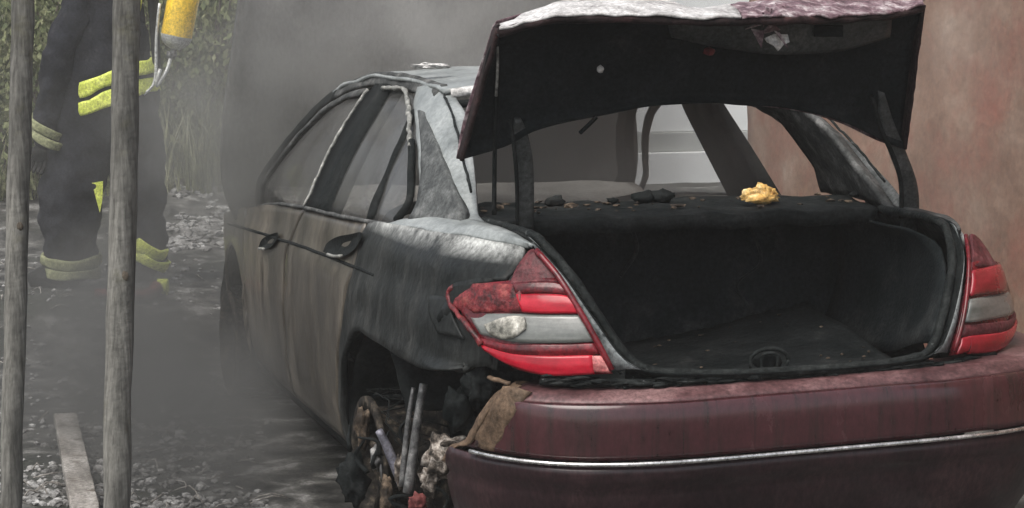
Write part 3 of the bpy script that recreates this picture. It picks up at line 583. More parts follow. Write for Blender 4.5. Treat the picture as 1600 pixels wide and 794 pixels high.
# tail lamps: outlines read off the photograph, laid on the body surface
def onbody(q, off): return hit(q[0], q[1], body, off)
def lens(name, top, bot, m, parent, off=.018, nu=26, nv=8, sg=-1, amp=0, freq=20):
    a = [onbody(q, off) for q in top]; b = [onbody(q, off) for q in bot]
    md = [tuple((np.array(p)+np.array(q))/2+np.array([-.002, -.004, 0])) for p, q in zip(cr(a, 8), cr(b, 8))]
    if sg > 0: a, b, md = ([(-p[0]+.045*max(0, -p[0]-.48)/.3, p[1], p[2]) for p in c] for c in (a, b, md))
    return loft(name, [a, md, b], m, parent, nu, nv, solid=.016, flip=sg < 0, amp=amp, freq=freq)
for sg in (-1, 1):
    base_t = [(699, 458), (715, 446), (760, 440), (794, 436), (812, 412), (832, 388)]
    base_b = [(716, 476), (726, 500), (748, 530), (790, 569), (850, 586), (957, 584)]
    hs = lens('tail_lamp', [(712, 452), (720, 447), (760, 442), (800, 438), (860, 434), (876, 436)], base_b, M['deep_red'], car, off=.015, sg=sg)
    hs['label'] = 'left tail lamp with melted outer end' if sg < 0 else 'right tail lamp, cleaner and darker red'
    wi = [[hit(*q, fn=lambda p: body(p)+.012) for q in c] for c in (((668, 448), (700, 440), (750, 432), (800, 430)), ((668, 490), (700, 490), (740, 500), (790, 500)), ((690, 535), (715, 550), (742, 566), (775, 578)))]
    if sg > 0: wi = [[(-p[0], p[1], p[2]) for p in c] for c in wi]
    wj = [[hit(*q, fn=lambda p: body(p)-.035) for q in c] for c in (((670, 462), (685, 462), (697, 464)), ((670, 490), (690, 492), (707, 496)), ((684, 522), (700, 524), (724, 530)))]
    if sg > 0: wj = [[(-p[0], p[1], p[2]) for p in c] for c in wj]
    loft('wing_infill', wj, M['quarter'], car, 12, 10, solid=.006, flip=sg < 0)
    loft('wing_infill', wi, M['quarter'], car, 16, 10, solid=.004, flip=sg < 0)
    lens('lamp_top', [(798, 437), (808, 415), (825, 392), (834, 388)], [(800, 449), (830, 447), (860, 444), (876, 440)], M['lamp_top'], hs, .014, sg=sg, amp=.003)
    if sg < 0:
        lens('melted_upper_lens', [(700, 459), (714, 448), (760, 442), (812, 446)], [(706, 478), (722, 487), (762, 489), (816, 488)], M['char_lens'], hs, .021, sg=sg, amp=.004, freq=30)
        lens('upper_lens_shade', [(800, 442), (830, 440), (862, 440), (880, 444)], [(806, 459), (840, 458), (872, 459), (891, 462)], M['deep_red'], hs, .021, sg=sg)
        lens('upper_lens', [(806, 460), (840, 459), (872, 460), (892, 463)], [(816, 488), (850, 490), (880, 490), (908, 490)], M['red_lens'], hs, .023, sg=sg)
        lens('clear_lens', [(733, 491), (790, 490), (860, 492), (908, 492)], [(750, 522), (800, 534), (870, 536), (930, 534)], M['grey_lens'], hs, .018, sg=sg)
        lens('melted_clear_lens', [(756, 507), (776, 500), (796, 494), (820, 496)], [(768, 524), (786, 530), (804, 527), (820, 514)], M['cream_lens'], hs, .022, sg=sg, amp=.003, freq=30)
        tube('lens_bead', [onbody(q, .024) for q in ((708, 449), (701, 458), (703, 473), (716, 492), (734, 514), (752, 538))], .008, M['char_lens'], hs, res=20, amp=.004, freq=40)
    else:
        lens('upper_lens', [(700, 459), (714, 448), (790, 444), (884, 448)], [(706, 478), (722, 487), (800, 489), (905, 490)], M['red_lens2'], hs, .02, sg=sg)
        lens('clear_lens', [(728, 492), (780, 492), (890, 494), (908, 495)], [(746, 515), (790, 530), (895, 533), (928, 532)], M['grey_lens'], hs, .016, sg=sg)
    lens('lower_lens_band', [(742, 526), (790, 537), (850, 538), (931, 536)], [(752, 541), (795, 553), (850, 557), (938, 555)], M['lamp_top'] if sg > 0 else M['deep_red'], hs, .017, sg=sg)
    lens('lens_tip', [(925, 556), (930, 556), (936, 556), (941, 557)], [(928, 581), (938, 582), (946, 583), (954, 583)], M['pink_melt'] if sg < 0 else M['red_lens2'], hs, .024, sg=sg, nu=10)
    lens('lower_lens', [(750, 538), (795, 552), (850, 556), (926, 555)], [(758, 550), (797, 571), (855, 587), (929, 585)], M['red_lens'] if sg < 0 else M['red_lens2'], hs, .022, sg=sg)
    e = [onbody(q, .022) for q in ((838, 391), (872, 432), (902, 480), (932, 532), (956, 578))]
    if sg > 0: e = [(-p[0], p[1], p[2]) for p in e]
    tube('lens_rim', e, .0085 if sg < 0 else .006, M['deep_red'], hs, res=16)
# bumper
def brow(z, yl, yr, n=64, off=0.0, tilt=.02):
    W = lut(WZ, z)+off; R = lut(RZ, z)-off; NR = 5.2; NN = 4.0
    tl = math.asin(min(1, ((YC-yl)/(YC-R))**(NN/2))); tr = math.asin(min(1, ((YC-yr)/(YC-R))**(NR/2)))
    out = []
    for t in np.linspace(tl, math.pi-tr, n):
        c_, s_ = math.cos(t), math.sin(t)
        N_ = NN if c_ > 0 else NR
        x = -(W if c_ > 0 else W+.07)*math.copysign(abs(c_)**(2/N_), c_); out.append((x, YC-(YC-R)*abs(s_)**(2/N_), z+tilt*x))
    return out
def bump_loft(name, zs, yls, m, amp=.004, off=None, parent=car):
    rows = [brow(z, yl, .62, off=(off[i] if off else 0)) for i, (z, yl) in enumerate(zip(zs, yls))]
    G = [p for r in rows for p in r]
    if amp: G = crumple(G, amp, 5, seed=3)
    return mesh(name, G, gridf(64, len(rows), True), m, parent, solid=.012)
bumper = bump_loft('rear_bumper', [.634, .628, .615, .59, .56, .53, .505, .488], [.25, .252, .26, .28, .30, .325, .345, .36], M['burgundy'], amp=.003)
bump_loft('bumper_top', [.666, .658, .650, .644, .639, .635], [.30, .238, .241, .243, .246, .249], M['highlight_burgundy'], parent=bumper, amp=.003, off=[-.075, 0, 0, 0, 0, 0])
ends = [onbody(q, .016) for q in ((786, 604), (770, 632), (752, 662), (738, 694))], [onbody(q, .020) for q in ((806, 606), (792, 640), (776, 670), (760, 703))], [onbody(q, .014) for q in ((828, 612), (808, 642), (790, 674), (774, 706))]
loft('scorched_end', list(ends), M['brown_edge'], bumper, 18, 8, solid=.012, amp=.004, freq=22)
bump_loft('lower_bumper', [.472, .45, .42, .40, .385, .36, .32, .28, .24, .20, .17], [.44, .46, .47, .47, .48, .48, .48, .48, .48, .48, .48], M['burgundy_low'], off=[.004, .006, .004, -.004, 0, 0, 0, 0, 0, 0, -.02], parent=bumper)
st = brow(.480, .33, .62, off=.010)
V, F = tubegeo(st, .0058, 8); mesh('chrome_strip', V, F, M['chrome'], bumper)
# torn left end of the bumper
te = [(.668, .235), (.64, .247), (.60, .27), (.55, .305), (.50, .345), (.47, .42), (.42, .47)]
bx = lambda y, z: [p for p in brow(z, y, .62, tilt=0)][0][0]
fo = [(bx(y, z)-.002, y, z-.018) for z, y in te]; fi = [(bx(y, z)+.045, y+.06+.02*mn.noise(Vector((z*40, 0, 0))), z-.018) for z, y in te]; fe = [(bx(y, z)+.0, y+.05+.015*mn.noise(Vector((z*50, 2, 0))), z-.018) for z, y in te]
loft('torn_edge', [fo, fe, fi], M['brown_edge'], bumper, 24, 6, solid=.006, flip=True, amp=.006, freq=25)
# dark gap and carrier between boot sill and bumper
gap = [(x, rear_y(x, .665)-.004, .668) for x in np.linspace(-.66, .66, 30)]
rs_ = random.Random(17); parts = [tubegeo([(x, y+.012, z-.004) for x, y, z in gap], .011, 8)]
for k in range(170):
    x = rs_.uniform(-.64, .66); q = rs_.uniform(.003, .009); parts.append(lump((x, rear_y(x, .665)+rs_.gauss(0, .005), .668+rs_.gauss(0, .006)), q, 2, .9, 1.8, k*1.3, (rs_.uniform(2, 7), 1, .7)))
V, F = merge(parts); mesh('charred_bumper_seal', V, F, M['rubber'], car)
parts = []
for k in range(60):
    x, y = rs_.uniform(-.42, .45), rs_.uniform(.22, .95); u = (x+.46)/.94; v = (y-.2)/.8; q = rs_.uniform(.002, .006)
    parts.append(lump((x, y, .597+.13*max(u, 0)**1.6*v+q*.4), q, 1, .8, 1.6, k*2.1, (rs_.uniform(1, 2), 1, .6)))
V, F = merge(parts); o = mesh('boot_debris', V, F, M['rust'], car, smooth=False); o['kind'] = 'stuff'
for pts in ([(-.56, .95, .98), (-.50, .70, .90), (-.44, .50, .74), (-.36, .42, .63)], [(.30, 1.05, .96), (.33, 1.03, .85), (.25, 1.02, .78), (.28, .98, .70)], [(-.1, 1.05, .99), (-.08, 1.04, .9), (-.13, 1.03, .82)]):
    tube('burnt_cable', pts, .005, M['rubber'], car, res=18, amp=.012, freq=9)
V, F = boxgeo(-.5, .5, .14, .2, .42, .60); mesh('bumper_carrier', V, F, M['soot'], car, smooth=False)

# wheels: burnt down to bare rims
def wheel(x, y, sg, zc=.235, R=.225):
    V, F = lathe((x, y, zc), (sg, 0, 0), [(-.11, R*.9), (-.11, R), (-.095, R), (-.09, R*.86), (.06, R*.84), (.085, R*.9), (.09, R), (.105, R), (.105, R*.86), (.07, R*.8), (-.10, R*.8), (-.11, R*.9)], 32)
    wl = mesh('wheel', V, F, M['burnt_alloy'], car)
    V, F = lathe((x, y, zc), (sg, 0, 0), [(.02, .001), (.02, .05), (.05, .06), (.06, .03), (.06, .001)], 16); mesh('hub', V, F, M['steel'], wl)
    for k in range(5):
        a = 2*math.pi*k/5+.3; u = np.array([0, math.cos(a), math.sin(a)]); o = np.array([x+sg*.045, y, zc])
        tube('spoke', [o+u*.04, o+u*R*.5, o+u*R*.84], [.026, .02, .024], M['burnt_alloy'], wl, n=8, flat=.7)
    V, F = lathe((x-sg*.06, y, zc), (sg, 0, 0), [(-.012, .05), (-.012, .15), (.012, .15), (.012, .05)], 28); mesh('brake_disc', V, F, M['rust'], wl)
    V, F = lathe((x, y, .10), (sg, 0, 0), [(-.1, .14)], 8)
    rn = random.Random(int(abs(x*10)+y*10)); parts = []
    for k in range(14):
        a = rn.uniform(0, 6.28); parts.append(tubegeo([(x+rn.uniform(-.1, .1), y+math.cos(a+t)*(R+.012+.01*rn.random()), max(.012, zc+math.sin(a+t)*(R+.012+.012*rn.random()))) for t in np.linspace(0, 1.6, 9)], .0022, 5))
    V, F = merge(parts); o = mesh('tyre_wires', V, F, M['soot'], wl); o['kind'] = 'stuff'
    return wl
for sg in (-1, 1):
    wheel(sg*.79, ARC, sg); wheel(sg*.79, 3.78, sg)
    # wheel house
    for yc, nm in ((ARC, 'rear'), (3.78, 'front')):
        ang = np.linspace(math.radians(-15), math.radians(195 if yc > 2 or sg > 0 else 150), 20)
        c1 = [(sg*.86, yc+.385*math.cos(a), ARZ+.385*math.sin(a)) for a in ang]; c2 = [(sg*.60, yc+.385*math.cos(a), ARZ+.385*math.sin(a)) for a in ang]
        c3 = [(sg*.57, yc+.3*math.cos(a), ARZ+.3*math.sin(a)) for a in ang]; c4 = [(sg*.56, yc+.02*math.cos(a), ARZ+.02*math.sin(a)) for a in ang]
        loft('wheel_arch_liner', [c1, c2, c3, c4], M['soot'], car, 30, 14, solid=.006, amp=.012, freq=9)
# suspension and melted remains in the left rear arch
tube('shock_absorber', [aty(662, 600, .78), aty(652, 660, .78), aty(638, 770, .78)], [.012, .013, .017], M['steel'], car, n=12, res=12)
tube('shock_rod', [aty(646, 606, .80), aty(636, 670, .80), aty(628, 760, .80)], [.006, .008, .01], M['steel'], car, n=10, res=12)
tube('suspension_link', [aty(592, 672, .95), aty(608, 705, .95), aty(628, 760, .93)], [.011, .015, .012], M['bluish'], car, n=8, res=12, amp=.004)
tube('brake_hose', [aty(664, 776, .74), aty(684, 764, .74), aty(700, 780, .74), aty(690, 800, .74)], .005, M['rubber'], car, res=14)
def blob(name, px, py, y, s, m, seed, flat=(1, 1, 1)):
    V, F = lump(aty(px, py, y), s, 3, .75, 1.9, seed, flat); return mesh(name, V, F, m, car)
blob('melted_clinker', 694, 714, .60, .050, M['clinker'], 2, (.9, .8, 1.15)); blob('melted_clinker', 672, 748, .62, .034, M['clinker'], 5, (.8, .8, 1.2)); blob('melted_clinker', 714, 690, .56, .024, M['clinker'], 9, (1.8, 1, .5))
blob('brake_calliper', 566, 668, 1.20, .040, M['rust'], 4, (.5, .8, 1.5)); blob('brake_calliper', 588, 716, 1.1, .026, M['steel'], 14, (.6, .8, 1.4))
blob('spring_remains', 606, 775, .9, .034, M['rust'], 6, (.6, .8, 1.5)); blob('spring_remains', 552, 750, 1.0, .05, M['soot'], 7, (.8, .8, 1.5)); blob('spring_remains', 626, 735, .86, .024, M['clinker'], 8, (.6, .8, 1.8))
blob('melted_plastic', 652, 784, .72, .024, M['hose'], 3); blob('melted_plastic', 748, 606, .42, .04, M['soot'], 12, (1, .8, 1.6)); blob('melted_plastic', 722, 640, .5, .045, M['soot'], 13, (1, .8, 1.6))
rn = random.Random(31)
for k in range(10):
    px, py = rn.uniform(545, 690), rn.uniform(690, 800); q0 = aty(px, py, .85+rn.uniform(-.1, .3))
    tube('charred_strip', [q0, q0+np.array([rn.gauss(0, .03), rn.gauss(0, .03), rn.uniform(.02, .06)]), q0+np.array([rn.gauss(0, .05), rn.gauss(0, .03), rn.uniform(.05, .12)])], [.009, .006, .003], M[rn.choice(['soot', 'rust', 'steel', 'soot', 'clinker'])], car, n=6, res=8, amp=.006, freq=30)
tube('torn_bracket', [hit(764, 588), hit(778, 594), hit(796, 600)], .006, M['brown_edge'], car, res=10, amp=.005, freq=30)

# boot lid, standing open
lid = empty('boot_lid', (0, 0, 0)); lid.parent = car
lid['label'] = 'open boot lid, underside black with soot, outer skin white with ash'
YB, YT = .72, .54
def lidp(px, py):            # point of the lid's inner face: the plane leans back from YB at the hinge edge to YT at the top
    y = YB+(YT-YB)*(240-py)/200; return aty(px, py, y)
low = [(722, 250), (790, 229), (835, 205), (900, 189), (960, 178), (1010, 168), (1060, 163), (1130, 162), (1200, 166), (1265, 177), (1330, 196), (1385, 222), (1412, 232)]
top = [(779, 46), (830, 31), (870, 24), (940, 22), (1000, 23), (1050, 25), (1100, 27), (1170, 26), (1230, 25), (1290, 24), (1350, 22), (1400, 18), (1441, 8)]
lw = [lidp(*q) for q in low]; tp = [lidp(*q) for q in top]
def inset(t, d): return [tuple(np.array(a)*(1-t)+np.array(b)*t+np.array([0, d, 0])) for a, b in zip(lw, tp)]
il = loft('inner_panel', [inset(0, 0), inset(.06, .012), inset(.12, .03), inset(.5, .035), inset(.8, .03), inset(.9, .008), inset(1, 0)], M['liner'], lid, 60, 26, solid=.004, flip=True, amp=.006, freq=7)
loft('outer_skin', [inset(-.0, .055), inset(.3, .085), inset(.7, .08), inset(1.0, .055), inset(1.05, .03)], M['lid_purple'], lid, 40, 14, solid=.004, amp=.005)
# side flanges closing the shell
for side, nm in ((0, -1), (-1, 1)):
    f1 = [np.array(inset(t, 0)[side]) for t in (0, .25, .5, .75, 1)]; f2 = [np.array(inset(t, .06)[side]) for t in (0, .25, .5, .75, 1)]
    loft('side_flange', [f1, f2], M['lid_edge'], lid, 14, 4, solid=.004, straight=True)
    tube('edge_bead', [p+np.array([nm*.002, -.004, 0]) for p in f1], .007, M['lid_edge'], lid, res=24, amp=.003, freq=30)
# rear face of the lid: from the crest forward to its lower lip, now pointing at the camera
def ridge(px, py, y): return aty(px, py, y)
lipq = [(781, 44), (830, 31), (870, 24), (940, 21), (1000, 22), (1050, 24), (1100, 27), (1160, 26), (1230, 24), (1290, 24), (1350, 22), (1400, 17), (1444, 6)]
lip = [aty(q[0], q[1], .40-.14*math.sin(math.pi*i/12)) for i, q in enumerate(lipq)]
crq = [(783, 40), (826, 20), (866, 4), (930, -4), (1000, -6), (1050, 4), (1090, 13), (1140, 7), (1230, -5), (1290, -4), (1350, -6), (1400, -8), (1446, -4)]
crest = [aty(q[0], q[1], .56) for q in crq]
def rsk(name, i0, i1, m, am):
    a, b = lip[i0:i1+1], crest[i0:i1+1]; md = [tuple((np.array(p)+np.array(q))/2+np.array([0, 0, .006])) for p, q in zip(a, b)]
    tail = [tuple(np.array(q)+np.array([0, .05, -.03])) for q in b]
    return loft(name, [a, md, b, tail], m, lid, 44, 14, solid=.006, flip=False, amp=am, freq=22)
rsk('rear_face_ash', 0, 7, M['lid_ash'], .006); rsk('rear_face_paint', 7, 12, M['lid_purple'], .012)
lowlip = [tuple(np.array(p)+np.array([0, .015, -.012])) for p in lip]
tube('lip_fold', lowlip, .012, M['lid_edge'], lid, n=8, res=60, amp=.006, freq=18)
loft('lip_underside', [lowlip, [tuple(np.array(a)*.5+np.array(b)*.5+np.array([0, 0, -.012])) for a, b in zip(lowlip, tp)], [tuple(np.array(b)+np.array([0, .02, -.01])) for b in tp]], M['soot'], lid, 40, 8, solid=.004, amp=.004)
# grey inner flange with latch hole on the right part of the lip
fl_t = [(1046, 35), (1130, 35), (1230, 35), (1320, 32), (1394, 26)]; fl_b = [(1050, 58), (1120, 74), (1220, 86), (1310, 80), (1392, 58)]
fr_ = loft('inner_flange', [[aty(*q, .44) for q in fl_t], [aty(q[0], (q[1]+p[1])/2, .455) for q, p in zip(fl_t, fl_b)], [aty(*q, .49) for q in fl_b]], M['hinge'], lid, 30, 8, solid=.006, flip=True, amp=.004)
for (a, b, c, d) in ((1272, 1318, 40, 58), (1040, 1064, 62, 76)):
    q = [aty(a, c, .438), aty(b, c, .438), aty(b, d, .444), aty(a, d, .444)]; mesh('latch_slot', q, [(0, 3, 2, 1)], M['soot'], fr_, smooth=False, solid=.004, bevel=.002)
V, F = lump(aty(938, 108, .60), .011, 2, .3, 2, 1); mesh('white_plug', V, F, M['ash'], lid)
V, F = lump(aty(1108, 80, .57), .02, 2, .4, 2, 1, (1, .4, .6)); mesh('warning_reflector', V, F, M['char_lens'], lid)
# torn strip with a white scrap hanging from the lip
rnd = random.Random(9); pts = []
for k in range(16):
    p = aty(1195+rnd.gauss(0, 18), 22+rnd.uniform(-15, 28), .36); q = p+np.array([rnd.gauss(0, .03), rnd.gauss(0, .02), rnd.uniform(-.05, .02)]); r_ = p+np.array([rnd.gauss(0, .03), rnd.gauss(0, .02), rnd.uniform(-.03, .03)])
    pts += [p, q, r_]
mesh('torn_paint_flakes', pts, [(3*k, 3*k+1, 3*k+2) for k in range(16)], M['lid_purple'], lid, smooth=False, solid=.003)
wq = [(1195, 60), (1210, 53), (1231, 54), (1234, 66), (1225, 70), (1216, 80), (1210, 72), (1199, 66)]
mesh('white_scrap', [aty(q[0], q[1], .37+.004*(i % 3)) for i, q in enumerate(wq)], [tuple(range(8))[::-1]], M['ash'], lid, smooth=False, solid=.004)
# goose-neck hinges and strut
def strap(name, pts, y0, y1, wd, m, th=.012):
    P = [aty(px, py, y0+(y1-y0)*i/(len(pts)-1)) for i, (px, py) in enumerate(pts)]
    tw = [min(1, .35+.45*i) for i in range(len(P))]
    L_ = [p+np.array([-wd*k, 0, 0]) for p, k in zip(P, tw)]; R_ = [p+np.array([wd*k, 0, 0]) for p, k in zip(P, tw)]
    return loft(name, [L_, P, R_], m, lid, 24, 5, solid=th, flip=False)
strap('hinge_arm', [(810, 188), (814, 210), (819, 250), (821, 300), (820, 360)], .68, .78, .026, M['hinge'])
tube('hinge_edge', [aty(q[0], q[1], .66+.1*i/4) for i, q in enumerate([(796, 188), (801, 212), (806, 260), (808, 300), (808, 355)])], .006, M['soot'], lid, res=16)
strap('hinge_arm', [(1376, 140), (1386, 190), (1402, 235), (1420, 285), (1424, 330), (1418, 375)], .66, .80, .027, M['hinge'])
tube('hinge_edge', [aty(q[0], q[1], .64+.1*i/4) for i, q in enumerate([(1362, 150), (1376, 200), (1398, 250), (1408, 290), (1408, 340)])], .007, M['soot'], lid, res=16)
tube('gas_strut', [aty(779, 68, .60), aty(776, 150, .66), aty(773, 240, .72), aty(772, 335, .76)], [.009, .008, .006, .007], M['soot'], lid, res=20)
tube('strut_rod', [aty(777, 72, .585), aty(777, 110, .60), aty(775, 150, .63)], .004, M['trim_light'], lid, res=8, amp=.002)
tube('hanging_wire', [aty(932, 183, .66), aty(920, 195, .66), aty(906, 208, .66)], .006, M['soot'], lid, res=8)

# bonnet, standing upright beyond the windscreen
hq = [(368, 345), (352, 310), (344, 265), (346, 200), (352, 140), (362, 70), (372, 0), (385, -70), (400, -130)]
hl = [aty(px, py, 3.72) for px, py in hq]
hr = [(-p[0]+.01, p[1], p[2]) for p in hl]
hm = [(0, 3.72+.05, p[2]+(.10 if i == 8 else 0)) for i, p in enumerate(hl)]
hl2 = [tuple(np.array(p)*np.array([.75, 1, 1])+np.array([0, .035, .0])) for p in hl]; hr2 = [tuple(np.array(p)*np.array([.75, 1, 1])+np.array([0, .035, .0])) for p in hr]
bon = loft('bonnet', [hl, hl2, hm, hr2, hr], M['hood'], car, 30, 30, solid=.03, flip=False, amp=.006, freq=3)
bon['label'] = 'raised bonnet standing upright, grey in the smoke'

# engine bay below the bonnet
box('engine_bay', (-.7, .7, 3.75, 4.4, .2, .62), M['soot'], car)
loft('front_bumper', [[(-.80, 4.40, z), (-.5, 4.56, z), (0, 4.6, z), (.5, 4.56, z), (.80, 4.40, z)] for z in (.66, .5, .35, .22)], M['door'], car, 24, 8, solid=.02)

# ------------------------------------------------------------------ loose things on the car
p = aty(1182, 275, 1.02)
parts = [lump((p[0]-.028, 1.0, 1.066), .024, 3, .7, 2.6, 4, (1.1, .9, .8)), lump((p[0]+.018, 1.02, 1.072), .031, 3, .7, 2.6, 8, (1.0, .9, .75)), lump((p[0], .98, 1.055), .031, 3, .7, 2.4, 2, (1.7, .8, .5)), lump((p[0]+.045, 1.0, 1.064), .016, 3, .7, 2.4, 12, (1, .8, 1))]
V, F = merge(parts); o = mesh('yellow_foam_lump', V, F, M['yellow_lump']); props(o, 'burnt yellow foam lump resting on the parcel shelf', 'foam')
V, F = lump(aty(672, 103, 1.75), .04, 3, .7, 2, 3, (1.5, .8, .22)); props(mesh('ash_flake', V, F, M['ash']), 'white ash flake lying on the car roof', 'ash flake')

# ------------------------------------------------------------------ posts and plank
def post(px0, py0, px1, py1, dep, r0, r1, label):
    a = atd(px0, py0, dep); b = atd(px1, py1, dep); d = (b-a)/(b[2]-a[2]); base = a+d*(-.1-a[2]); topp = a+d*(2.3-a[2])
    root = (base[0], base[1], 0)
    P = [base+(topp-base)*t for t in np.linspace(0, 1, 40)]
    V, F = tubegeo(P, [r1, r0], 14)
    V = [np.array(v)-np.array(root) for v in V]; V = crumple(V, .006, 7, px0*.1)
    o = mesh('wooden_post', V, F, M['wood']); o.location = root
    props(o, label, 'post', 'wooden posts in front of the car')
    k = a+(b-a)*.55; 
    V, F = lump(np.array(k)-np.array(root)+np.array([.004, -r0*.97, 0]), .009, 2, .3, 2, px0, (1, .18, 1.4)); mesh('knot', V, F, M['bark'], o)
    return o
post(200, 0, 182, 780, 5.0, .035, .033, 'weathered round wooden post nearer the car, in front of the firefighter')
post(36, 0, 21, 640, 5.9, .033, .031, 'weathered round wooden post near the left edge of the picture')
a, b = atz(102, 655, .05), atz(136, 815, .05)
dv = (b-a); ln = np.linalg.norm(dv); dv /= ln; sd_ = np.array([dv[1], -dv[0], 0]); n = 24; V = []
for i in range(n):
    q = a+dv*ln*i/(n-1); wd = .044+.004*mn.noise(Vector((i*.7, 0, 0)))
    for s_, zz in ((-1, .035), (1, .035), (1, .075), (-1, .075)): V.append(q+sd_*wd*s_*-1+np.array([0, 0, zz-.05+.004*mn.noise(Vector((i*.5, s_, zz*40)))]))
F = [(i*4+k, i*4+(k+1) % 4, (i+1)*4+(k+1) % 4, (i+1)*4+k) for i in range(n-1) for k in range(4)]+[(3, 2, 1, 0), tuple((n-1)*4+k for k in range(4))]
props(mesh('plank', V, F, M['plank'], smooth=False, bevel=.004), 'pale weathered plank lying on the ground between the posts', 'plank')

# ------------------------------------------------------------------ firefighter
DP = 10.7
base = atd(172, 440, DP); FB = np.array([base[0], base[1], gz(base[0], base[1])])
S = DP/FPX
def fp(px, py, dd=0.0):       # photograph position -> firefighter's own coordinates, dd metres away from the viewer
    k = (DP+dd)/DP
    return RT*((px-172)*S)+_f0*dd+np.array([0, 0, (440-py)*S])
ff = empty('person', FB); props(ff, 'firefighter in dark turnout gear with yellow bands standing behind the posts', 'person')
J = {'pel': fp(172, 185), 'sp1': fp(168, 120), 'chest': fp(166, 40), 'neck': fp(160, -28), 'head': fp(150, -75), 'crown': fp(148, -118),
     'hipL': fp(140, 205, -.06), 'kneL': fp(118, 300, -.10), 'ankL': fp(115, 405, -.06), 'heelL': fp(116, 430, -.06), 'toeL': fp(88, 436, -.10),
     'hipR': fp(208, 205, .06), 'kneR': fp(214, 295, .10), 'ankR': fp(222, 385, .12), 'heelR': fp(224, 418, .12), 'toeR': fp(200, 428, .06),
     'shL': fp(150, -8, -.2), 'elL': fp(112, 95, -.24), 'wrL': fp(88, 195, -.18), 'haL': fp(82, 222, -.18),
     'shR': fp(190, -8, .2), 'elR': fp(205, 90, .26), 'wrR': fp(150, 120, .34), 'haR': fp(138, 128, .34)}
E_ = [('pel', 'sp1'), ('sp1', 'chest'), ('chest', 'neck'), ('neck', 'head'), ('head', 'crown'), ('pel', 'hipL'), ('hipL', 'kneL'), ('kneL', 'ankL'), ('ankL', 'heelL'), ('heelL', 'toeL'),
      ('pel', 'hipR'), ('hipR', 'kneR'), ('kneR', 'ankR'), ('ankR', 'heelR'), ('heelR', 'toeR'), ('chest', 'shL'), ('shL', 'elL'), ('elL', 'wrL'), ('wrL', 'haL'), ('chest', 'shR'), ('shR', 'elR'), ('elR', 'wrR'), ('wrR', 'haR')]
RD = {'pel': .235, 'sp1': .245, 'chest': .215, 'neck': .075, 'head': .095, 'crown': .07, 'hipL': .21, 'kneL': .18, 'ankL': .13, 'heelL': .06, 'toeL': .045, 'hipR': .17, 'kneR': .155, 'ankR': .115, 'heelR': .06, 'toeR': .045,
      'shL': .10, 'elL': .085, 'wrL': .07, 'haL': .05, 'shR': .10, 'elR': .085, 'wrR': .07, 'haR': .05}
ks = list(J); me = bpy.data.meshes.new('suit'); me.from_pydata([tuple(J[k]) for k in ks], [(ks.index(a), ks.index(b)) for a, b in E_], []); me.materials.append(M['turnout'])
suit = bpy.data.objects.new('turnout_suit', me); COL.objects.link(suit); suit.parent = ff
sk = suit.modifiers.new('skin', 'SKIN'); sk.use_smooth_shade = True
for i, k in enumerate(ks):
    v = me.skin_vertices[0].data[i]; v.radius = (RD[k], RD[k]); v.use_root = (k == 'pel')
sb = suit.modifiers.new('sub', 'SUBSURF'); sb.levels = sb.render_levels = 4
tx = bpy.data.textures.new('cloth_folds', 'CLOUDS'); tx.noise_scale = .13; tx.noise_depth = 2
dm = suit.modifiers.new('folds', 'DISPLACE'); dm.texture = tx; dm.strength = .07; dm.mid_level = .5; dm.texture_coords = 'LOCAL'
def band(name, a, b, r, m, wd, tiltv=None, squash=1.0):
    a, b = np.array(a), np.array(b); d = (b-a)/np.linalg.norm(b-a)
    if tiltv is not None: d = d+np.array(tiltv); d /= np.linalg.norm(d)
    V, F = lathe(a, d, [(-wd/2, r-.014), (-wd/2, r-.002), (-wd*.3, r), (wd*.3, r), (wd/2, r-.002), (wd/2, r-.014)], 40)
    return mesh(name, crumple(V, .016, 9, 2.0), F, m, ff)
def lerp(a, b, t): return np.array(a)*(1-t)+np.array(b)*t
upv = (0, 0, 1)
ax = RT*-.36+np.array([0, 0, 1.0])
for k, (px, py) in enumerate(((172, 121), (175, 149))):
    c = fp(px, py); band('reflective_band', c, c+ax, .272, M['hivis'], .072)
band('reflective_band', lerp(J['kneL'], J['ankL'], .90), J['ankL'], .152, M['hivis_dull'], .05); band('reflective_band', fp(115, 414, -.06), fp(115, 400, -.06), .152, M['hivis_dull'], .05)
band('reflective_band', fp(221, 376, .12), fp(221, 360, .12)+RT*.03, .13, M['hivis'], .06); band('reflective_band', fp(223, 394, .12), fp(223, 380, .12)+RT*.03, .128, M['hivis'], .05)
for py in (188, 204): band('cuff_band', fp(93, py, -.18), fp(100, py-40, -.2)+RT*.05, .098, M['hivis_dull'], .042)
kq = [fp(160, 272, -.21), fp(176, 270, -.19), fp(174, 300, -.19), fp(170, 318, -.19)]
mesh('knee_flash', kq, [(0, 3, 2, 1)], M['hivis'], ff, smooth=False, solid=.006)
mesh('chest_flash', [fp(110, 122, -.25), fp(122, 98, -.23), fp(128, 104, -.23), fp(116, 128, -.25)], [(0, 3, 2, 1)], M['hivis'], ff, smooth=False, solid=.006)
def boot(h, t):
    h, t = np.array(h), np.array(t); d = (t-h); d[2] = 0; d /= np.linalg.norm(d)
    P = [h-d*.05+np.array([0, 0, .12]), h-d*.03+np.array([0, 0, .05]), h+d*.06+np.array([0, 0, .03]), h+d*.16+np.array([0, 0, .015]), h+d*.22+np.array([0, 0, .0])]
    V, F = tubegeo(P, [.07, .075, .065, .06, .035], 14, res=14); V = [(v[0], v[1], max(v[2], -.045)) for v in V]
    b_ = mesh('boot', V, F, M['boot'], ff); return b_
boot(fp(116, 425, -.06), fp(88, 432, -.10)); boot(fp(224, 415, .12), fp(200, 424, .06))
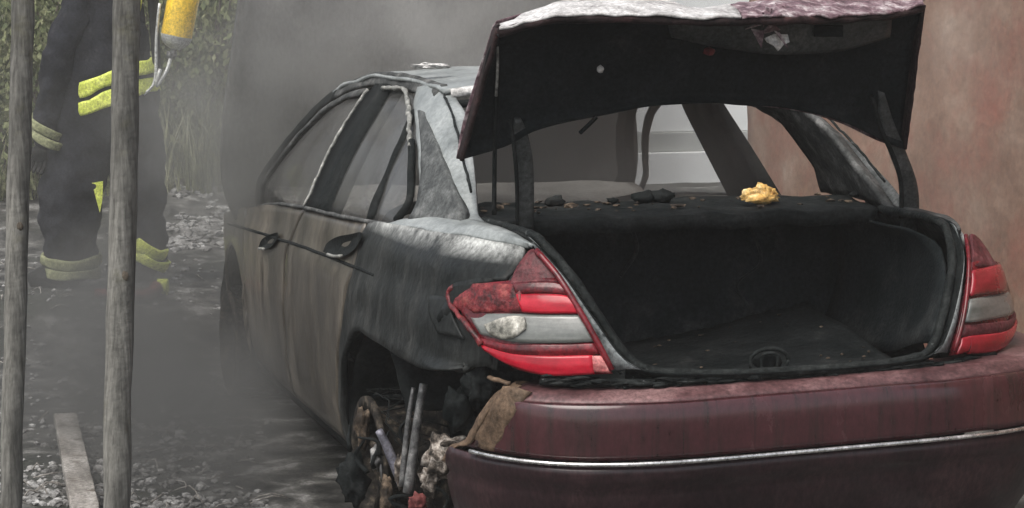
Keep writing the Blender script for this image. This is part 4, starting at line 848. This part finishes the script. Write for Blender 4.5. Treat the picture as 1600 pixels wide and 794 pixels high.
# gloves with fingers
def glove(wr, ha):
    wr, ha = np.array(wr), np.array(ha); d = ha-wr; d /= np.linalg.norm(d); u = np.cross(d, _f0); u /= np.linalg.norm(u); parts = [lump(ha+d*.02, .05, 2, .1, 1, 1, (.9, .7, 1))]
    for k in range(4):
        o = ha+d*.04+u*(k-1.5)*.021; parts.append(tubegeo([o, o+d*.04+_f0*-.004, o+d*.065+_f0*-.018, o+d*.075+_f0*-.035], [.011, .011, .009], 7, res=8))
    o = ha+u*-.045; parts.append(tubegeo([o, o+d*.03-u*.018, o+d*.055-u*.012], [.013, .010], 7, res=6))
    V, F = merge(parts); mesh('glove', V, F, M['boot'], ff)
glove(J['wrL'], J['haL']); glove(J['wrR'], J['haR'])
# head (above the picture)
hd = J['head']+np.array([0, 0, .02])
V, F = lump(hd, .105, 3, .06, 2, 1, (.85, .95, 1.15)); fa = mesh('face', V, F, M['skin'], ff)
V, F = lump(hd-RT*.10+np.array([0, 0, -.01]), .02, 2, .1, 1, 2, (.8, .6, 1.2)); mesh('nose', V, F, M['skin'], fa)
for s_ in (-1, 1):
    V, F = lump(hd-RT*.082+_f0*s_*.035+np.array([0, 0, .015]), .012, 2, 0, 1, 1); mesh('eye', V, F, M['boot'], fa)
V, F = lathe(hd+np.array([0, 0, .02]), upv, [(0, .17), (.005, .175), (.02, .135), (.08, .125), (.13, .09), (.155, .03), (.157, .001)], 24); mesh('helmet', V, F, M['helmet'], ff)

# breathing apparatus worn on the back
ba = empty('breathing_apparatus', FB); props(ba, 'yellow air cylinder with silver lower end carried on the firefighter\'s back', 'air cylinder')
c0, c1 = fp(281, 70, -.05), fp(312, -78, -.05); dd = c1-c0; LN = np.linalg.norm(dd)
V, F = lathe(c0, dd, [(LN*.12, .079), (LN*.3, .081), (LN*.92, .081), (LN*.97, .06), (LN, .02), (LN, .001)], 26); mesh('cylinder', V, F, M['tank'], ba)
V, F = lathe(c0, dd, [(0, .001), (0, .02), (LN*.03, .05), (LN*.075, .072), (LN*.12, .0795), (LN*.14, .0815)], 26); mesh('lower_end', V, F, M['silver'], ba)
V, F = merge([lathe(c0-dd/LN*.05, dd, [(0, .001), (0, .016), (.05, .016), (.05, .001)], 12), lathe(c0-dd/LN*.03+RT*.02, RT, [(-.05, .001), (-.05, .02), (-.02, .02), (-.02, .012), (.0, .012)], 12)]); mesh('valve', V, F, M['steel'], ba)
tube('back_plate', [fp(246, -60), fp(248, 0), fp(250, 60), fp(252, 110)], [.03, .03, .025, .02], M['boot'], ba, flat=.5, res=12)
tube('strap', [fp(262, 0, -.08), fp(256, 50, -.08), fp(253, 118, -.1), fp(238, 138, -.14)], .008, M['silver'], ba, res=14)
tube('hose_line', [fp(276, 82, -.05), fp(270, 104, -.08), fp(255, 126, -.1), fp(262, 100, -.1)], .010, M['silver'], ba, res=12)
tube('strap', [fp(238, -30, -.14), fp(234, 20, -.2), fp(225, 50, -.2)], .012, M['hivis'], ba, res=10)

# red hose near the boots and at the picture edge
hp = [atd(150, 506, 10.3), atd(215, 508, 10.3), atd(236, 503, 10.35), atd(248, 505, 10.5)]
hp = [np.array([q[0], q[1], gz(q[0], q[1])+.035]) for q in hp]
hz = tube('fire_hose', hp, [.02, .028, .034, .034], M['hose'], None, n=12, res=16, amp=.006)
props(hz, 'short red hose end with yellow coupling on the ground by the boots', 'hose')
tube('coupling', [hp[-1], hp[-1]+RT*.03, hp[-1]+RT*.05], .042, M['hivis'], hz, n=14)
d_ = ray(2, 262); t_ = 11.0
while t_ < 18 and (CX+d_*t_)[2] > gz(*(CX+d_*t_)[:2])+.03: t_ += .02
rc = CX+d_*t_; rc[2] = gz(rc[0], rc[1])+.05
sp = [rc+RT*(.03+.016*a_/1.0)*math.cos(a_)+_f0*(.03+.016*a_)*math.sin(a_)*.5+np.array([0, 0, (.03+.016*a_)*math.sin(a_)*.75+.08]) for a_ in np.linspace(0, 9.4, 60)]
hz2 = tube('fire_hose', sp, .026, M['hose'], None, n=9)
props(hz2, 'rolled dull red hose lying on the bank at the left picture edge', 'hose')

# ------------------------------------------------------------------ smoke and haze
hzb = mesh('haze', *boxgeo(-262, 262, -262, 262, -1.3, 6.2), None, smooth=False)
def volume(name, dens, colr, aniso=.1, build=None):
    m = bpy.data.materials.new(name); m.use_nodes = True; t = m.node_tree; t.nodes.clear()
    o_ = t.nodes.new('ShaderNodeOutputMaterial'); v = t.nodes.new('ShaderNodeVolumePrincipled')
    v.inputs['Color'].default_value = (*colr, 1); v.inputs['Density'].default_value = dens; v.inputs['Anisotropy'].default_value = aniso
    t.links.new(v.outputs[0], o_.inputs['Volume'])
    if build: build(t, v, dens)
    return m
hzb.data.materials.append(volume('haze_volume', .0032, (.80, .79, .76)))
props(hzb, 'thin grey smoke haze filling the air', 'haze', kind='stuff')
def puff(name, loc, size, dens, colr, label, seed, nscale=1.6, cut=.30):
    V, F = lump((0, 0, 0), 1.0, 3, 0, 1, 0)
    o = mesh(name, V, F, None); o.location = loc; o.scale = size
    def bld(t, v, d):
        N, L = t.nodes, t.links
        tc = N.new('ShaderNodeTexCoord'); g = N.new('ShaderNodeTexGradient'); g.gradient_type = 'SPHERICAL'; L.new(tc.outputs['Object'], g.inputs[0])
        mp = N.new('ShaderNodeMapping'); mp.inputs['Scale'].default_value = tuple(s*nscale for s in size); mp.inputs['Location'].default_value = (seed, seed*2, 0); L.new(tc.outputs['Object'], mp.inputs[0])
        n = N.new('ShaderNodeTexNoise'); n.inputs['Scale'].default_value = 1; n.inputs['Detail'].default_value = 3; L.new(mp.outputs[0], n.inputs['Vector'])
        mr = N.new('ShaderNodeMapRange'); mr.inputs[1].default_value = cut; mr.inputs[2].default_value = .7; L.new(n.outputs['Fac'], mr.inputs[0])
        sm = N.new('ShaderNodeMapRange'); sm.interpolation_type = 'SMOOTHSTEP'; sm.inputs[1].default_value = 0; sm.inputs[2].default_value = .75; L.new(g.outputs['Fac'], sm.inputs[0])
        a_ = N.new('ShaderNodeMath'); a_.operation = 'MULTIPLY'; L.new(mr.outputs[0], a_.inputs[0]); L.new(sm.outputs[0], a_.inputs[1])
        b_ = N.new('ShaderNodeMath'); b_.operation = 'MULTIPLY'; b_.inputs[1].default_value = d; L.new(a_.outputs[0], b_.inputs[0]); L.new(b_.outputs[0], v.inputs['Density'])
    o.data.materials.append(volume(name+'_volume', dens, colr, build=bld)); o.visible_shadow = True
    return props(o, label, 'smoke', 'smoke round the car', 'stuff')
puff('smoke', (-1.34, 3.15, .12), (.66, 2.3, .84), 3.5, (.24, .24, .232), 'dark smoke rolling low along the near side of the car', 1.0, 2.2, .34)
puff('smoke', (-.80, 3.55, 1.15), (.75, 1.0, .75), 2.4, (.42, .42, .40), 'grey smoke drifting past the windscreen and front door', 4.0, 2.4, .36)
puff('smoke', (-1.75, 4.6, 1.0), (1.4, 1.3, 1.3), .11, (.80, .79, .75), 'thin smoke veil in front of the firefighter', 7.0, 2.0, .3)
puff('smoke', (.9, 4.9, 1.6), (1.3, .9, 1.5), 1.3, (.45, .45, .44), 'grey smoke rising behind the raised bonnet', 9.0)
puff('smoke', (.1, 2.2, 1.12), (.9, 1.1, .5), 1.7, (.66, .65, .63), 'thin grey smoke inside the burnt cabin', 12.0, 2.0, .15)
puff('smoke', (-.25, 2.9, 1.8), (1.15, .9, .75), 1.1, (.80, .79, .76), 'pale smoke curling up above the car roof', 15.0, 2.6, .38)
puff('smoke', (1.75, 2.6, 1.3), (.42, 2.2, 1.3), .28, (.80, .78, .75), 'thin smoke drifting along the red-brown wall', 18.0, 2.0, .3)
